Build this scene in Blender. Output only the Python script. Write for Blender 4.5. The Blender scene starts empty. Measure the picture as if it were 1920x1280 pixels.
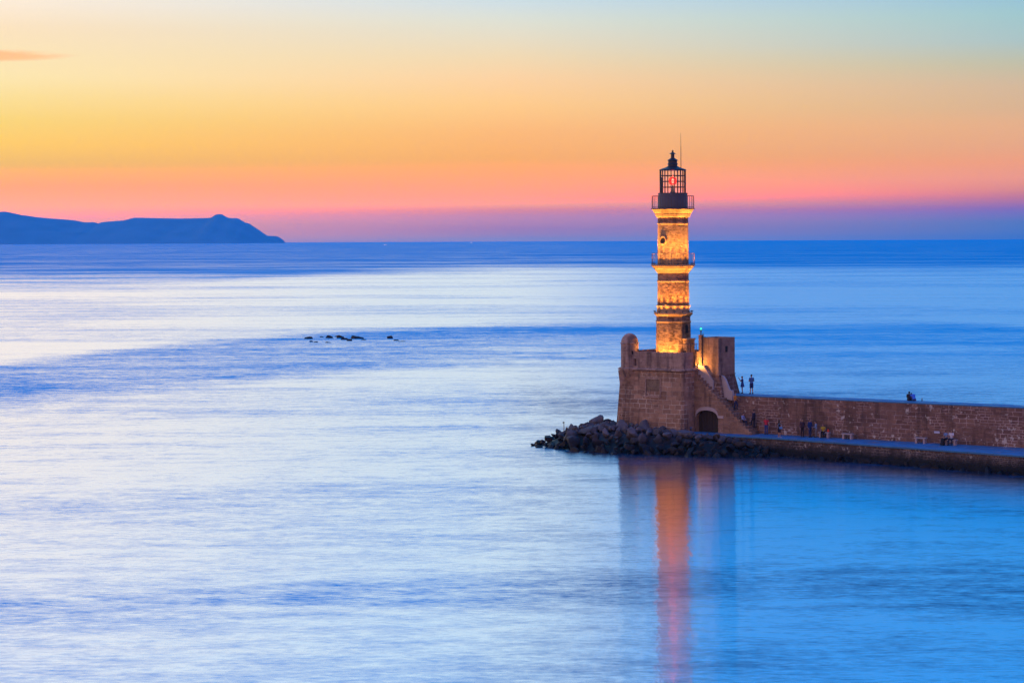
import bpy, bmesh, math, random
from mathutils import Vector, Matrix, noise as mnoise
R = math.radians
scene = bpy.context.scene
C = scene.collection

# ------------------------------------------------------------------ camera
CAM_H = 20.2
cd = bpy.data.cameras.new("camera")
cam = bpy.data.objects.new("camera", cd); C.objects.link(cam)
cd.sensor_fit = 'HORIZONTAL'; cd.sensor_width = 36.0
cd.lens = 81.0
cd.shift_y = -190.5 / 1920.0
cd.clip_start = 1.0; cd.clip_end = 200000.0
cam.location = (0, 0, CAM_H)
cam.rotation_euler = (R(90), R(0.239), 0)
scene.camera = cam

# ------------------------------------------------------------------ node helper
def node(nt, typ, **kw):
    n = nt.nodes.new(typ)
    for k, v in kw.items():
        if k.startswith('i_'):
            key = k[2:]
            key = int(key) if key.isdigit() else key.replace('_', ' ')
            n.inputs[key].default_value = v
        else:
            setattr(n, k, v)
    return n

def math_(nt, op, a, b=None, c=None, clamp=False):
    n = nt.nodes.new('ShaderNodeMath'); n.operation = op; n.use_clamp = clamp
    for i, v in enumerate((a, b, c)):
        if v is None: continue
        if isinstance(v, (int, float)): n.inputs[i].default_value = v
        else: nt.links.new(v, n.inputs[i])
    return n.outputs[0]

def mapr(nt, v, a, b, c=0.0, d=1.0, smooth=True):
    n = nt.nodes.new('ShaderNodeMapRange')
    n.interpolation_type = 'SMOOTHSTEP' if smooth else 'LINEAR'
    nt.links.new(v, n.inputs[0])
    for i, x in enumerate((a, b, c, d)): n.inputs[i + 1].default_value = x
    return n.outputs[0]

def mixc(nt, f, a, b, mode='MIX'):
    n = nt.nodes.new('ShaderNodeMix'); n.data_type = 'RGBA'; n.blend_type = mode
    for s, v in ((n.inputs[0], f), (n.inputs[6], a), (n.inputs[7], b)):
        if isinstance(v, (int, float)): s.default_value = v
        elif isinstance(v, tuple): s.default_value = (v + (1.0,))[:4]
        else: nt.links.new(v, s)
    return n.outputs[2]

def ramp(nt, v, stops, interp='LINEAR'):
    n = nt.nodes.new('ShaderNodeValToRGB'); cr = n.color_ramp; cr.interpolation = interp
    while len(cr.elements) > 1: cr.elements.remove(cr.elements[-1])
    cr.elements[0].position = stops[0][0]; cr.elements[0].color = tuple(stops[0][1]) + (1,)
    for p, c in stops[1:]:
        e = cr.elements.new(p); e.color = tuple(c) + (1,)
    nt.links.new(v, n.inputs[0])
    return n.outputs[0]

def lin(c):
    return tuple(((x / 255) / 12.92 if x / 255 <= 0.04045 else ((x / 255 + 0.055) / 1.055) ** 2.4) for x in c)

# ------------------------------------------------------------------ sky after sunset
world = bpy.data.worlds.new("World"); scene.world = world; world.use_nodes = True
nt = world.node_tree; nt.nodes.clear()
tc = node(nt, 'ShaderNodeTexCoord')
nrm = node(nt, 'ShaderNodeVectorMath', operation='NORMALIZE'); nt.links.new(tc.outputs['Generated'], nrm.inputs[0])
sx = node(nt, 'ShaderNodeSeparateXYZ'); nt.links.new(nrm.outputs[0], sx.inputs[0])
elev = math_(nt, 'MULTIPLY', math_(nt, 'ARCSINE', sx.outputs[2]), 180 / math.pi)
az = math_(nt, 'MULTIPLY', math_(nt, 'ARCTAN2', sx.outputs[0], sx.outputs[1]), 180 / math.pi)
tt = math_(nt, 'POWER', math_(nt, 'DIVIDE', math_(nt, 'MAXIMUM', elev, 0.0), 90.0), 0.4)
def st(e, c, k=1.0):
    return ((max(e, 0.0) / 90.0) ** 0.4, tuple(x * k for x in lin(c)))
def stl(e, c):
    return ((max(e, 0.0) / 90.0) ** 0.4, c)
# elevation in degrees, colour of the afterglow there
HI_L = [stl(7.5, (2.000, 1.450, 0.880)), stl(10.5, (1.850, 1.380, 1.020)), stl(12.5, (0.950, 1.020, 1.050)), stl(16, (0.520, 0.800, 1.050)), stl(26, (0.400, 0.700, 1.050)), stl(38, (0.250, 0.600, 1.050)), stl(60, (0.070, 0.420, 1.300)), stl(90, (0.050, 0.400, 1.400))]
L_ST = [stl(0, (1.053, 0.390, 0.156)), stl(0.4, (1.823, 0.580, 0.000)), stl(0.81, (3.018, 0.625, 0.000)), stl(1.34, (1.914, 0.500, 0.000)), stl(1.87, (1.154, 0.606, 0.000)), stl(2.4, (1.230, 0.711, 0.026)), stl(2.93, (1.145, 0.762, 0.103)), stl(3.46, (1.128, 0.824, 0.236)), stl(3.99, (1.119, 0.885, 0.393)), stl(5.18, (1.073, 0.831, 0.500)), stl(5.9, (1.081, 0.914, 0.706))]
HI_C = [stl(8, (1.250, 1.200, 1.000)), stl(10.5, (1.250, 1.260, 1.080)), stl(12.5, (0.680, 0.920, 1.060)), stl(16, (0.420, 0.740, 1.040)), stl(26, (0.360, 0.680, 1.050)), stl(38, (0.200, 0.580, 1.050)), stl(60, (0.060, 0.420, 1.300)), stl(90, (0.050, 0.400, 1.400))]
C_ST = [stl(0.03, (0.443, 0.331, 0.364)), stl(0.27, (0.719, 0.267, 0.176)), stl(0.54, (1.050, 0.341, 0.132)), stl(0.74, (1.340, 0.336, 0.000)), stl(0.87, (1.638, 0.498, 0.000)), stl(1.07, (2.657, 0.454, 0.000)), stl(1.47, (1.606, 0.469, 0.000)), stl(2, (1.202, 0.502, 0.000)), stl(2.66, (1.177, 0.555, 0.088)), stl(3.33, (1.164, 0.669, 0.184)), stl(3.99, (1.115, 0.712, 0.312)), stl(4.52, (0.995, 0.759, 0.412)), stl(5.45, (0.800, 0.806, 0.656)), stl(5.9, (0.674, 0.785, 0.795))]
HI_R = [stl(6.5, (0.360, 0.660, 0.900)), stl(8, (0.100, 0.480, 0.970)), stl(10, (0.000, 0.360, 0.980)), stl(14, (0.000, 0.320, 0.980)), stl(24, (0.000, 0.300, 0.980)), stl(38, (0.020, 0.400, 1.100)), stl(60, (0.050, 0.420, 1.300)), stl(90, (0.050, 0.400, 1.400))]
R_ST = [stl(0.03, (0.099, 0.180, 0.370)), stl(0.38, (0.181, 0.211, 0.252)), stl(0.71, (0.423, 0.142, 0.245)), stl(0.98, (0.799, 0.196, 0.086)), stl(1.18, (1.017, 0.297, 0.043)), stl(1.44, (1.143, 0.377, 0.083)), stl(1.84, (1.101, 0.400, 0.070)), stl(2.24, (0.984, 0.445, 0.123)), stl(2.77, (0.937, 0.485, 0.166)), stl(3.17, (0.814, 0.502, 0.212)), stl(3.7, (0.754, 0.524, 0.273)), stl(4.23, (0.597, 0.563, 0.348)), stl(4.77, (0.454, 0.592, 0.545)), stl(5.43, (0.384, 0.614, 0.605)), stl(5.9, (0.334, 0.570, 0.691))]

B_ST = [stl(0, (1.45, .86, .60)), stl(4, (1.55, .90, .60)), stl(12, (1.48, .86, .64)), stl(24, (.75, .42, .60)), stl(38, (0.14, 0.28, 0.85)), stl(60, (0.06, 0.40, 1.4)), stl(90, (0.05, 0.40, 1.45))]  # overbright warm sky behind the camera, added to fill the stone walls
cL, cC, cR, cB, hL, hC, hR = (ramp(nt, tt, k) for k in (L_ST, C_ST, R_ST, B_ST, HI_L, HI_C, HI_R))
col = mixc(nt, mapr(nt, az, 0.0, -12.4, smooth=False), cC, cL)
col = mixc(nt, mapr(nt, az, 0.0, 12.6, smooth=False), col, cR)
# higher up the western half is paler and the northern half a clear blue
high = mixc(nt, mapr(nt, az, -1.0, -13.0), hC, hL)
high = mixc(nt, mapr(nt, az, -0.8, 6.2), high, hR)
col = mixc(nt, mapr(nt, elev, 5.95, 7.6), col, high)
col = mixc(nt, mapr(nt, math_(nt, 'ABSOLUTE', az), 25, 100), col, mixc(nt, 1.0, cB, mixc(nt, mapr(nt, sx.outputs[0], -0.5, 0.6), (1.15, 1.12, 1.0), (.5, .55, .85)), 'MULTIPLY'))
# one thin dusky cloud streak low in the west
cu = math_(nt, 'DIVIDE', math_(nt, 'ADD', az, 13.4), 2.5)
cn = node(nt, 'ShaderNodeTexNoise', i_Scale=1.0, i_Detail=4.0)
cxy = node(nt, 'ShaderNodeCombineXYZ'); nt.links.new(math_(nt, 'MULTIPLY', az, 1.3), cxy.inputs[0]); nt.links.new(math_(nt, 'MULTIPLY', elev, 5.0), cxy.inputs[1])
nt.links.new(cxy.outputs[0], cn.inputs['Vector'])
wob = math_(nt, 'MULTIPLY', math_(nt, 'SUBTRACT', cn.outputs[0], 0.5), 0.9)
cv = math_(nt, 'ADD', math_(nt, 'DIVIDE', math_(nt, 'SUBTRACT', elev, math_(nt, 'ADD', 4.53, math_(nt, 'MULTIPLY', az, 0.002))), 0.15), wob)
rr = math_(nt, 'ADD', math_(nt, 'MULTIPLY', cu, cu), math_(nt, 'MULTIPLY', cv, cv))
cm = mapr(nt, math_(nt, 'ADD', rr, wob), 1.25, 0.25)
col = mixc(nt, math_(nt, 'MULTIPLY', cm, 0.95), col, (1.15, 0.60, 0.22))
bg = node(nt, 'ShaderNodeBackground'); nt.links.new(col, bg.inputs[0]); bg.inputs[1].default_value = 1.0
wo = node(nt, 'ShaderNodeOutputWorld'); nt.links.new(bg.outputs[0], wo.inputs[0])

# ------------------------------------------------------------------ exposure, sampling
scene.view_settings.view_transform = 'Standard'; scene.view_settings.look = 'None'
scene.view_settings.exposure = 0.0; scene.view_settings.gamma = 1.0
scene.cycles.max_bounces = 6; scene.cycles.diffuse_bounces = 3; scene.cycles.glossy_bounces = 3
scene.cycles.transparent_max_bounces = 8; scene.cycles.volume_bounces = 1
scene.cycles.use_denoising = True
scene.cycles.caustics_reflective = False; scene.cycles.caustics_refractive = False
scene.cycles.sample_clamp_indirect = 6.0

# ------------------------------------------------------------------ object helpers
def link(name, me, mat=None, parent=None):
    o = bpy.data.objects.new(name, me); C.objects.link(o)
    if mat is not None and me is not None: me.materials.append(mat)
    if parent is not None: o.parent = parent
    return o

def tag(o, label=None, cat=None, group=None, kind=None):
    if label: o['label'] = label
    if cat: o['category'] = cat
    if group: o['group'] = group
    if kind: o['kind'] = kind
    return o

def thing(name, label, cat, loc=(0, 0, 0), rz=0.0, group=None):
    o = bpy.data.objects.new(name, None); C.objects.link(o)
    o.location = loc; o.rotation_euler = (0, 0, rz); o.empty_display_size = 0.3
    return tag(o, label, cat, group)

def root_loc(o):
    while o.parent is not None: o = o.parent
    return Vector(o.location)

def copy_tree(o, parent=None):
    c = o.copy(); C.objects.link(c); c.parent = parent
    for ch in list(o.children): copy_tree(ch, c)
    return c

# local frame of the harbour works: s along the mole towards the right, n out to sea
A_ = Vector((0.8, -0.6, 0)); B_ = Vector((0.6, 0.8, 0)); O_ = Vector((17.5, 222.1, 0))
ANG = math.atan2(-0.6, 0.8)
def W(s, n, z=0.0):
    return O_ + A_ * s + B_ * n + Vector((0, 0, z))

def mat_new(name):
    m = bpy.data.materials.new(name); m.use_nodes = True
    t = m.node_tree; t.nodes.clear()
    out = node(t, 'ShaderNodeOutputMaterial')
    return m, t, out

def plain(name, colr, rough=0.7, metal=0.0, var=0.15, scale=6.0, spec=0.3):
    m, t, out = mat_new(name)
    b = node(t, 'ShaderNodeBsdfPrincipled', i_Roughness=rough, i_Metallic=metal)
    b.inputs['Specular IOR Level'].default_value = spec
    g = node(t, 'ShaderNodeTexCoord'); nz = node(t, 'ShaderNodeTexNoise', i_Scale=scale, i_Detail=4.0)
    t.links.new(g.outputs['Object'], nz.inputs['Vector'])
    c = mixc(t, nz.outputs[0], tuple(x * (1 - var) for x in colr), tuple(min(1, x * (1 + var)) for x in colr))
    t.links.new(c, b.inputs['Base Color']); t.links.new(b.outputs[0], out.inputs[0])
    return m

def emissive(name, colr, strength):
    m, t, out = mat_new(name)
    e = node(t, 'ShaderNodeEmission'); e.inputs[0].default_value = tuple(colr) + (1,); e.inputs[1].default_value = strength
    t.links.new(e.outputs[0], out.inputs[0])
    return m

# ------------------------------------------------------------------ sea
TANG = 0
def sea_material():
    m, t, out = mat_new('sea_water')
    g = node(t, 'ShaderNodeNewGeometry'); sp = node(t, 'ShaderNodeSeparateXYZ'); t.links.new(g.outputs['Position'], sp.inputs[0])
    X, Y = sp.outputs[0], sp.outputs[1]
    def nz(scx, scy, detail=3.0, off=0.0, rough=0.55, dist=0.0, yy=None):
        c = node(t, 'ShaderNodeCombineXYZ')
        t.links.new(math_(t, 'MULTIPLY', X, scx), c.inputs[0]); t.links.new(math_(t, 'MULTIPLY', yy or Y, scy), c.inputs[1]); c.inputs[2].default_value = off
        n = node(t, 'ShaderNodeTexNoise', i_Scale=1.0, i_Detail=detail, i_Roughness=rough, i_Distortion=dist)
        t.links.new(c.outputs[0], n.inputs['Vector'])
        return n.outputs[0]
    # wind patches: ruffled water (low) against slicks (high)
    xr = math_(t, 'SUBTRACT', X, 20.0); x2 = math_(t, 'MULTIPLY', xr, xr)
    left = math_(t, 'LESS_THAN', xr, 0.0)
    curve = math_(t, 'MULTIPLY', math_(t, 'MINIMUM', x2, 30000.0), math_(t, 'ADD', 0.005, math_(t, 'MULTIPLY', left, 0.0115)))
    warp = math_(t, 'ADD', math_(t, 'MULTIPLY', math_(t, 'SUBTRACT', nz(1 / 130, 1 / 120, 5, 3.0), 0.5), 210), math_(t, 'MULTIPLY', math_(t, 'SUBTRACT', nz(1 / 25, 1 / 18, 4, 13.0), 0.5), 50))
    Yw = math_(t, 'ADD', math_(t, 'ADD', Y, curve), warp)
    yn = math_(t, 'DIVIDE', Yw, 3000.0)
    def g1(v): return (v, v, v)
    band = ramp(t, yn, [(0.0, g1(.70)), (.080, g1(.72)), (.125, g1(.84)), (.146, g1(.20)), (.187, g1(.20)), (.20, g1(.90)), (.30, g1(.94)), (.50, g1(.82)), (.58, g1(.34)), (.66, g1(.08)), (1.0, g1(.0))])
    p1 = nz(1 / 330, 1 / 120, 6, 11.0, .6); p2 = nz(1 / 45, 1 / 14, 5, 7.0)
    p3 = nz(1 / 4.5, 1 / 2.2, 6, 1.0, .68); p4 = nz(1 / 0.9, 1 / 0.42, 4, 21.0, .65)
    far = mapr(t, Y, 1000, 1900, 1.0, .45)
    f = math_(t, 'ADD', band, math_(t, 'MULTIPLY', math_(t, 'SUBTRACT', mapr(t, p1, .42, .54), 0.6), mapr(t, Y, 230, 420, .20, .36)))
    f = math_(t, 'ADD', f, math_(t, 'MULTIPLY', math_(t, 'SUBTRACT', mapr(t, p2, .36, .60), 0.55), 0.28))
    f = math_(t, 'ADD', f, math_(t, 'MULTIPLY', math_(t, 'MULTIPLY', mapr(t, X, 2, 13), mapr(t, Y, 290, 230)), .20))
    chop = math_(t, 'MULTIPLY', far, mapr(t, f, .35, .95, 1.8, 1.2))
    f = math_(t, 'ADD', f, math_(t, 'MULTIPLY', math_(t, 'MULTIPLY', math_(t, 'SUBTRACT', p3, 0.5), 1.2), chop))
    f = math_(t, 'ADD', f, math_(t, 'MULTIPLY', math_(t, 'MULTIPLY', math_(t, 'SUBTRACT', p4, 0.5), 1.0), chop))
    fr = node(t, 'ShaderNodeFresnel'); fr.inputs[0].default_value = 1.33
    f = math_(t, 'MULTIPLY', f, mapr(t, fr.outputs[0], 0.30, 0.60, 0.86, 1.0, smooth=False))
    f = math_(t, 'MINIMUM', math_(t, 'MAXIMUM', f, 0.03), 0.93)
    # wavelets: crests run across the bay, so the slopes are long in one direction
    w1 = nz(1 / 4.0, 1 / 0.8, 4, 5.0); w2 = nz(1 / 30.0, 1 / 3.5, 3, 9.0); w3 = nz(1 / 0.8, 1 / 2.6, 3, 31.0)
    h = math_(t, 'ADD', math_(t, 'MULTIPLY', w1, 0.0045), math_(t, 'ADD', math_(t, 'MULTIPLY', w2, 0.018), math_(t, 'MULTIPLY', w3, 0.011)))
    # at this low angle the wave faces turned to the town are the ones that show
    h = math_(t, 'ADD', h, math_(t, 'MULTIPLY', Y, 0.018))
    bmp = node(t, 'ShaderNodeBump'); bmp.inputs['Strength'].default_value = 1.0; bmp.inputs['Distance'].default_value = 1.0
    t.links.new(h, bmp.inputs['Height'])
    gl = node(t, 'ShaderNodeBsdfAnisotropic', distribution='BECKMANN', i_Roughness=0.098); gl.inputs[0].default_value = (0.97, 0.98, 1, 1)
    gl.inputs['Anisotropy'].default_value = 0.9
    tg = node(t, 'ShaderNodeCombineXYZ'); tg.inputs[TANG].default_value = 1.0; t.links.new(tg.outputs[0], gl.inputs['Tangent'])
    df = node(t, 'ShaderNodeBsdfDiffuse'); t.links.new(mixc(t, math_(t, 'MAXIMUM', mapr(t, Y, 230, 420), mapr(t, X, 11, -6)), (0.0, 0.065, 0.16), mixc(t, mapr(t, Y, 900, 2000), (0.0, 0.45, 0.68), (0.0, 0.35, 0.60))), df.inputs[0])  # body colour darkened near the mole, standing in for the fort's dark reflection
    t.links.new(bmp.outputs[0], gl.inputs['Normal'])
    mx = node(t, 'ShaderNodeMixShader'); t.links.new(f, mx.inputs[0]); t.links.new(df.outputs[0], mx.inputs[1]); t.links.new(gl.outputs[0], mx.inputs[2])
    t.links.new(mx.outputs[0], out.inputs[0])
    return m

me = bpy.data.meshes.new('sea')
E = 26000.0
ys = [-2000.0, 60.0, 400.0, 1500.0, 6000.0, 19000.0, E]
vs = []; fs = []
for y in ys:
    for x in (-30000.0, -3000.0, 3000.0, 30000.0): vs.append((x, y, 0))
for i in range(len(ys) - 1):
    for j in range(3): fs.append((i * 4 + j, i * 4 + j + 1, i * 4 + j + 5, i * 4 + j + 4))
me.from_pydata(vs, [], fs)
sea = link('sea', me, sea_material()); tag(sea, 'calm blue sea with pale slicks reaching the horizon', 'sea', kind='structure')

# ------------------------------------------------------------------ headland across the bay
def headland():
    D = 20000.0; k = D / 4320.0
    prof = [(-420, 58), (-260, 60), (-120, 61), (-40, 61), (0, 61), (12, 61), (40, 55), (55, 53), (68, 50.5), (100, 47.5), (140, 44.5), (155, 41.5), (160, 40.5), (176, 40.5), (183, 37.5), (192, 40.5), (210, 42), (232, 43.5), (252, 48.5), (270, 48.2), (330, 46.8), (390, 47.5), (396, 48.5), (404, 53.5), (410, 55), (416, 54.3), (426, 48.5), (433, 47), (446, 47), (452, 43.5), (460, 38.5), (467, 37.5), (474, 30.5), (484, 23.5), (497, 16), (503, 13.5), (514, 13.2), (519, 13), (525, 10), (529, 7), (530, 0)]
    def hgt(px):
        for (a, ha), (b, hb) in zip(prof, prof[1:]):
            if a <= px <= b: return ha + (hb - ha) * (px - a) / (b - a)
        return 0
    vs, fs = [], []
    xs = [-420 + i * 4 for i in range(238)] + [530]
    rows = [(-1500, 0.0), (-1150, .10), (-800, .33), (-450, .62), (-180, .88), (0, 1.0), (500, .8), (1500, .3), (2500, 0)]
    for j, (dy, f) in enumerate(rows):
        for px in xs:
            x = (px - 960) * k; h = hgt(px) * k
            n = mnoise.noise(Vector((x / 420, dy / 300, 1.7))) + .5 * mnoise.noise(Vector((x / 160, dy / 150, 4.2)))
            end = max(0.0, min(1.0, (530 - px) / 60))
            z = h * f + (n * 150 * f * (1 - f) * 4 * .35 * end if 0 < f < 1 else (n * 2.5 * end if f == 1 else 0))
            vs.append((x + dy * .12 * 0, D + dy * (0.15 + .85 * end), max(z, 0) if 0 < j < len(rows) - 1 else -6))
    nx = len(xs)
    for j in range(len(rows) - 1):
        for i in range(nx - 1): fs.append((j * nx + i, j * nx + i + 1, (j + 1) * nx + i + 1, (j + 1) * nx + i))
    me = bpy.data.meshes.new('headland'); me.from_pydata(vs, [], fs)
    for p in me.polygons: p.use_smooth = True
    o = link('headland', me, plain('haze_tinted_limestone', (0.10, 0.19, 0.26), 0.95, var=.4, scale=.004))  # limestone base colour turned bluer to stand in for haze
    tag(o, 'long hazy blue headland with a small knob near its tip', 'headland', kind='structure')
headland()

# ------------------------------------------------------------------ evening haze
def haze():
    bm = bmesh.new()
    x0, x1, y0, y1, z0, z1 = -30500, 30500, -2500, 26500, -7.0, 308
    vv = [bm.verts.new(p) for p in ((x0, y0, z0), (x1, y0, z0), (x1, y1, z0), (x0, y1, z0), (x0, y0, z1), (x1, y0, z1), (x1, y1, z1), (x0, y1, z1))]
    for f in ((0, 3, 2, 1), (4, 5, 6, 7), (0, 1, 5, 4), (1, 2, 6, 5), (2, 3, 7, 6), (3, 0, 4, 7)): bm.faces.new([vv[i] for i in f])
    me = bpy.data.meshes.new('haze'); bm.to_mesh(me); bm.free()
    m, t, out = mat_new('evening_haze')
    pv = node(t, 'ShaderNodeVolumePrincipled')
    pv.inputs['Density Attribute'].default_value = ''
    pv.inputs['Color'].default_value = (0.02, 0.55, 1.0, 1)
    pv.inputs['Density'].default_value = 0.00003
    t.links.new(pv.outputs[0], out.inputs['Volume'])
    o = link('haze', me, m); tag(o, 'thin blue evening haze over the sea', 'haze', kind='stuff')
haze()

# ------------------------------------------------------------------ mesh builder
class MB:
    def __init__(s): s.bm = bmesh.new()
    def poly(s, pts):
        return s.bm.faces.new([s.bm.verts.new(p) for p in pts])
    def prism(s, bot, top):
        """closed solid between two matching loops of points (counter-clockwise seen from above)"""
        b = [s.bm.verts.new(p) for p in bot]; t = [s.bm.verts.new(p) for p in top]; n = len(b)
        s.bm.faces.new(list(reversed(b))); s.bm.faces.new(t)
        for i in range(n): s.bm.faces.new((b[i], b[(i + 1) % n], t[(i + 1) % n], t[i]))
    def sbox(s, s0, s1, n0, n1, z0, z1):
        """box in the harbour frame"""
        p = ((s0, n0), (s1, n0), (s1, n1), (s0, n1))
        s.prism([W(a, b, z0) for a, b in p], [W(a, b, z1) for a, b in p])
    def box(s, x0, x1, y0, y1, z0, z1):
        p = ((x0, y0), (x1, y0), (x1, y1), (x0, y1))
        s.prism([Vector((a, b, z0)) for a, b in p], [Vector((a, b, z1)) for a, b in p])
    def obox(s, c, ax, ay, az):
        """box about c with half axis vectors"""
        q = ((-1, -1), (1, -1), (1, 1), (-1, 1))
        s.prism([c + ax * i + ay * j - az for i, j in q], [c + ax * i + ay * j + az for i, j in q])
    def lathe(s, prof, cx, cy, seg=32, ph=0.0, cap=True):
        rings = []
        for r, z in prof:
            rings.append([s.bm.verts.new((cx + r * math.cos(ph + 2 * math.pi * k / seg), cy + r * math.sin(ph + 2 * math.pi * k / seg), z)) for k in range(seg)])
        for a, b in zip(rings, rings[1:]):
            for k in range(seg): s.bm.faces.new((a[k], a[(k + 1) % seg], b[(k + 1) % seg], b[k]))
        if cap:
            s.bm.faces.new(list(reversed(rings[0]))); s.bm.faces.new(rings[-1])
    def tube(s, p0, p1, r0, r1=None, seg=8):
        r1 = r0 if r1 is None else r1
        p0, p1 = Vector(p0), Vector(p1); d = (p1 - p0).normalized()
        u = d.orthogonal().normalized(); v = d.cross(u)
        a = [s.bm.verts.new(p0 + (u * math.cos(t) + v * math.sin(t)) * r0) for t in (2 * math.pi * k / seg for k in range(seg))]
        b = [s.bm.verts.new(p1 + (u * math.cos(t) + v * math.sin(t)) * r1) for t in (2 * math.pi * k / seg for k in range(seg))]
        for k in range(seg): s.bm.faces.new((a[k], a[(k + 1) % seg], b[(k + 1) % seg], b[k]))
        s.bm.faces.new(list(reversed(a))); s.bm.faces.new(b)
    def ball(s, c, r, seg=12, scale=(1, 1, 1)):
        m = Matrix.Translation(Vector(c)) @ Matrix.Diagonal((*[r * k for k in scale], 1))
        bmesh.ops.create_uvsphere(s.bm, u_segments=seg, v_segments=max(6, seg // 2 + 2), radius=1.0, matrix=m)
    def torus(s, c, nrm_, R0, r, seg=20, seg2=8):
        nrm_ = Vector(nrm_).normalized(); u = nrm_.orthogonal().normalized(); v = nrm_.cross(u); c = Vector(c)
        g = []
        for i in range(seg):
            t = 2 * math.pi * i / seg; d = u * math.cos(t) + v * math.sin(t)
            g.append([s.bm.verts.new(c + d * (R0 + r * math.cos(w)) + nrm_ * r * math.sin(w)) for w in (2 * math.pi * j / seg2 for j in range(seg2))])
        for i in range(seg):
            for j in range(seg2): s.bm.faces.new((g[i][j], g[(i + 1) % seg][j], g[(i + 1) % seg][(j + 1) % seg2], g[i][(j + 1) % seg2]))
    def build(s, name, mat, parent=None, round_=None, smooth=True, sharp=40, kind=None):
        bm = s.bm
        bmesh.ops.recalc_face_normals(bm, faces=bm.faces)
        uv = bm.loops.layers.uv.new('UVMap'); bm.normal_update()
        for f in bm.faces:
            nn = f.normal
            if abs(nn.z) > 0.75:
                for l in f.loops:
                    d = l.vert.co - O_; l[uv].uv = (d.dot(A_), d.dot(B_))
            elif round_:
                cx, cy, rr = round_
                ca = f.calc_center_median(); a0 = math.atan2(ca.y - cy, ca.x - cx)
                for l in f.loops:
                    a = math.atan2(l.vert.co.y - cy, l.vert.co.x - cx)
                    while a - a0 > math.pi: a -= 2 * math.pi
                    while a - a0 < -math.pi: a += 2 * math.pi
                    l[uv].uv = (a * rr, l.vert.co.z)
            else:
                t = Vector((-nn.y, nn.x, 0)).normalized()
                for l in f.loops: l[uv].uv = (l.vert.co.dot(t), l.vert.co.z)
        if parent is not None:
            bmesh.ops.translate(bm, verts=bm.verts, vec=-root_loc(parent))
        me = bpy.data.meshes.new(name); bm.to_mesh(me); bm.free()
        if smooth:
            for p in me.polygons: p.use_smooth = True
            me.set_sharp_from_angle(angle=R(sharp))
        o = link(name, me, mat, parent)
        if kind: o['kind'] = kind
        return o

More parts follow.
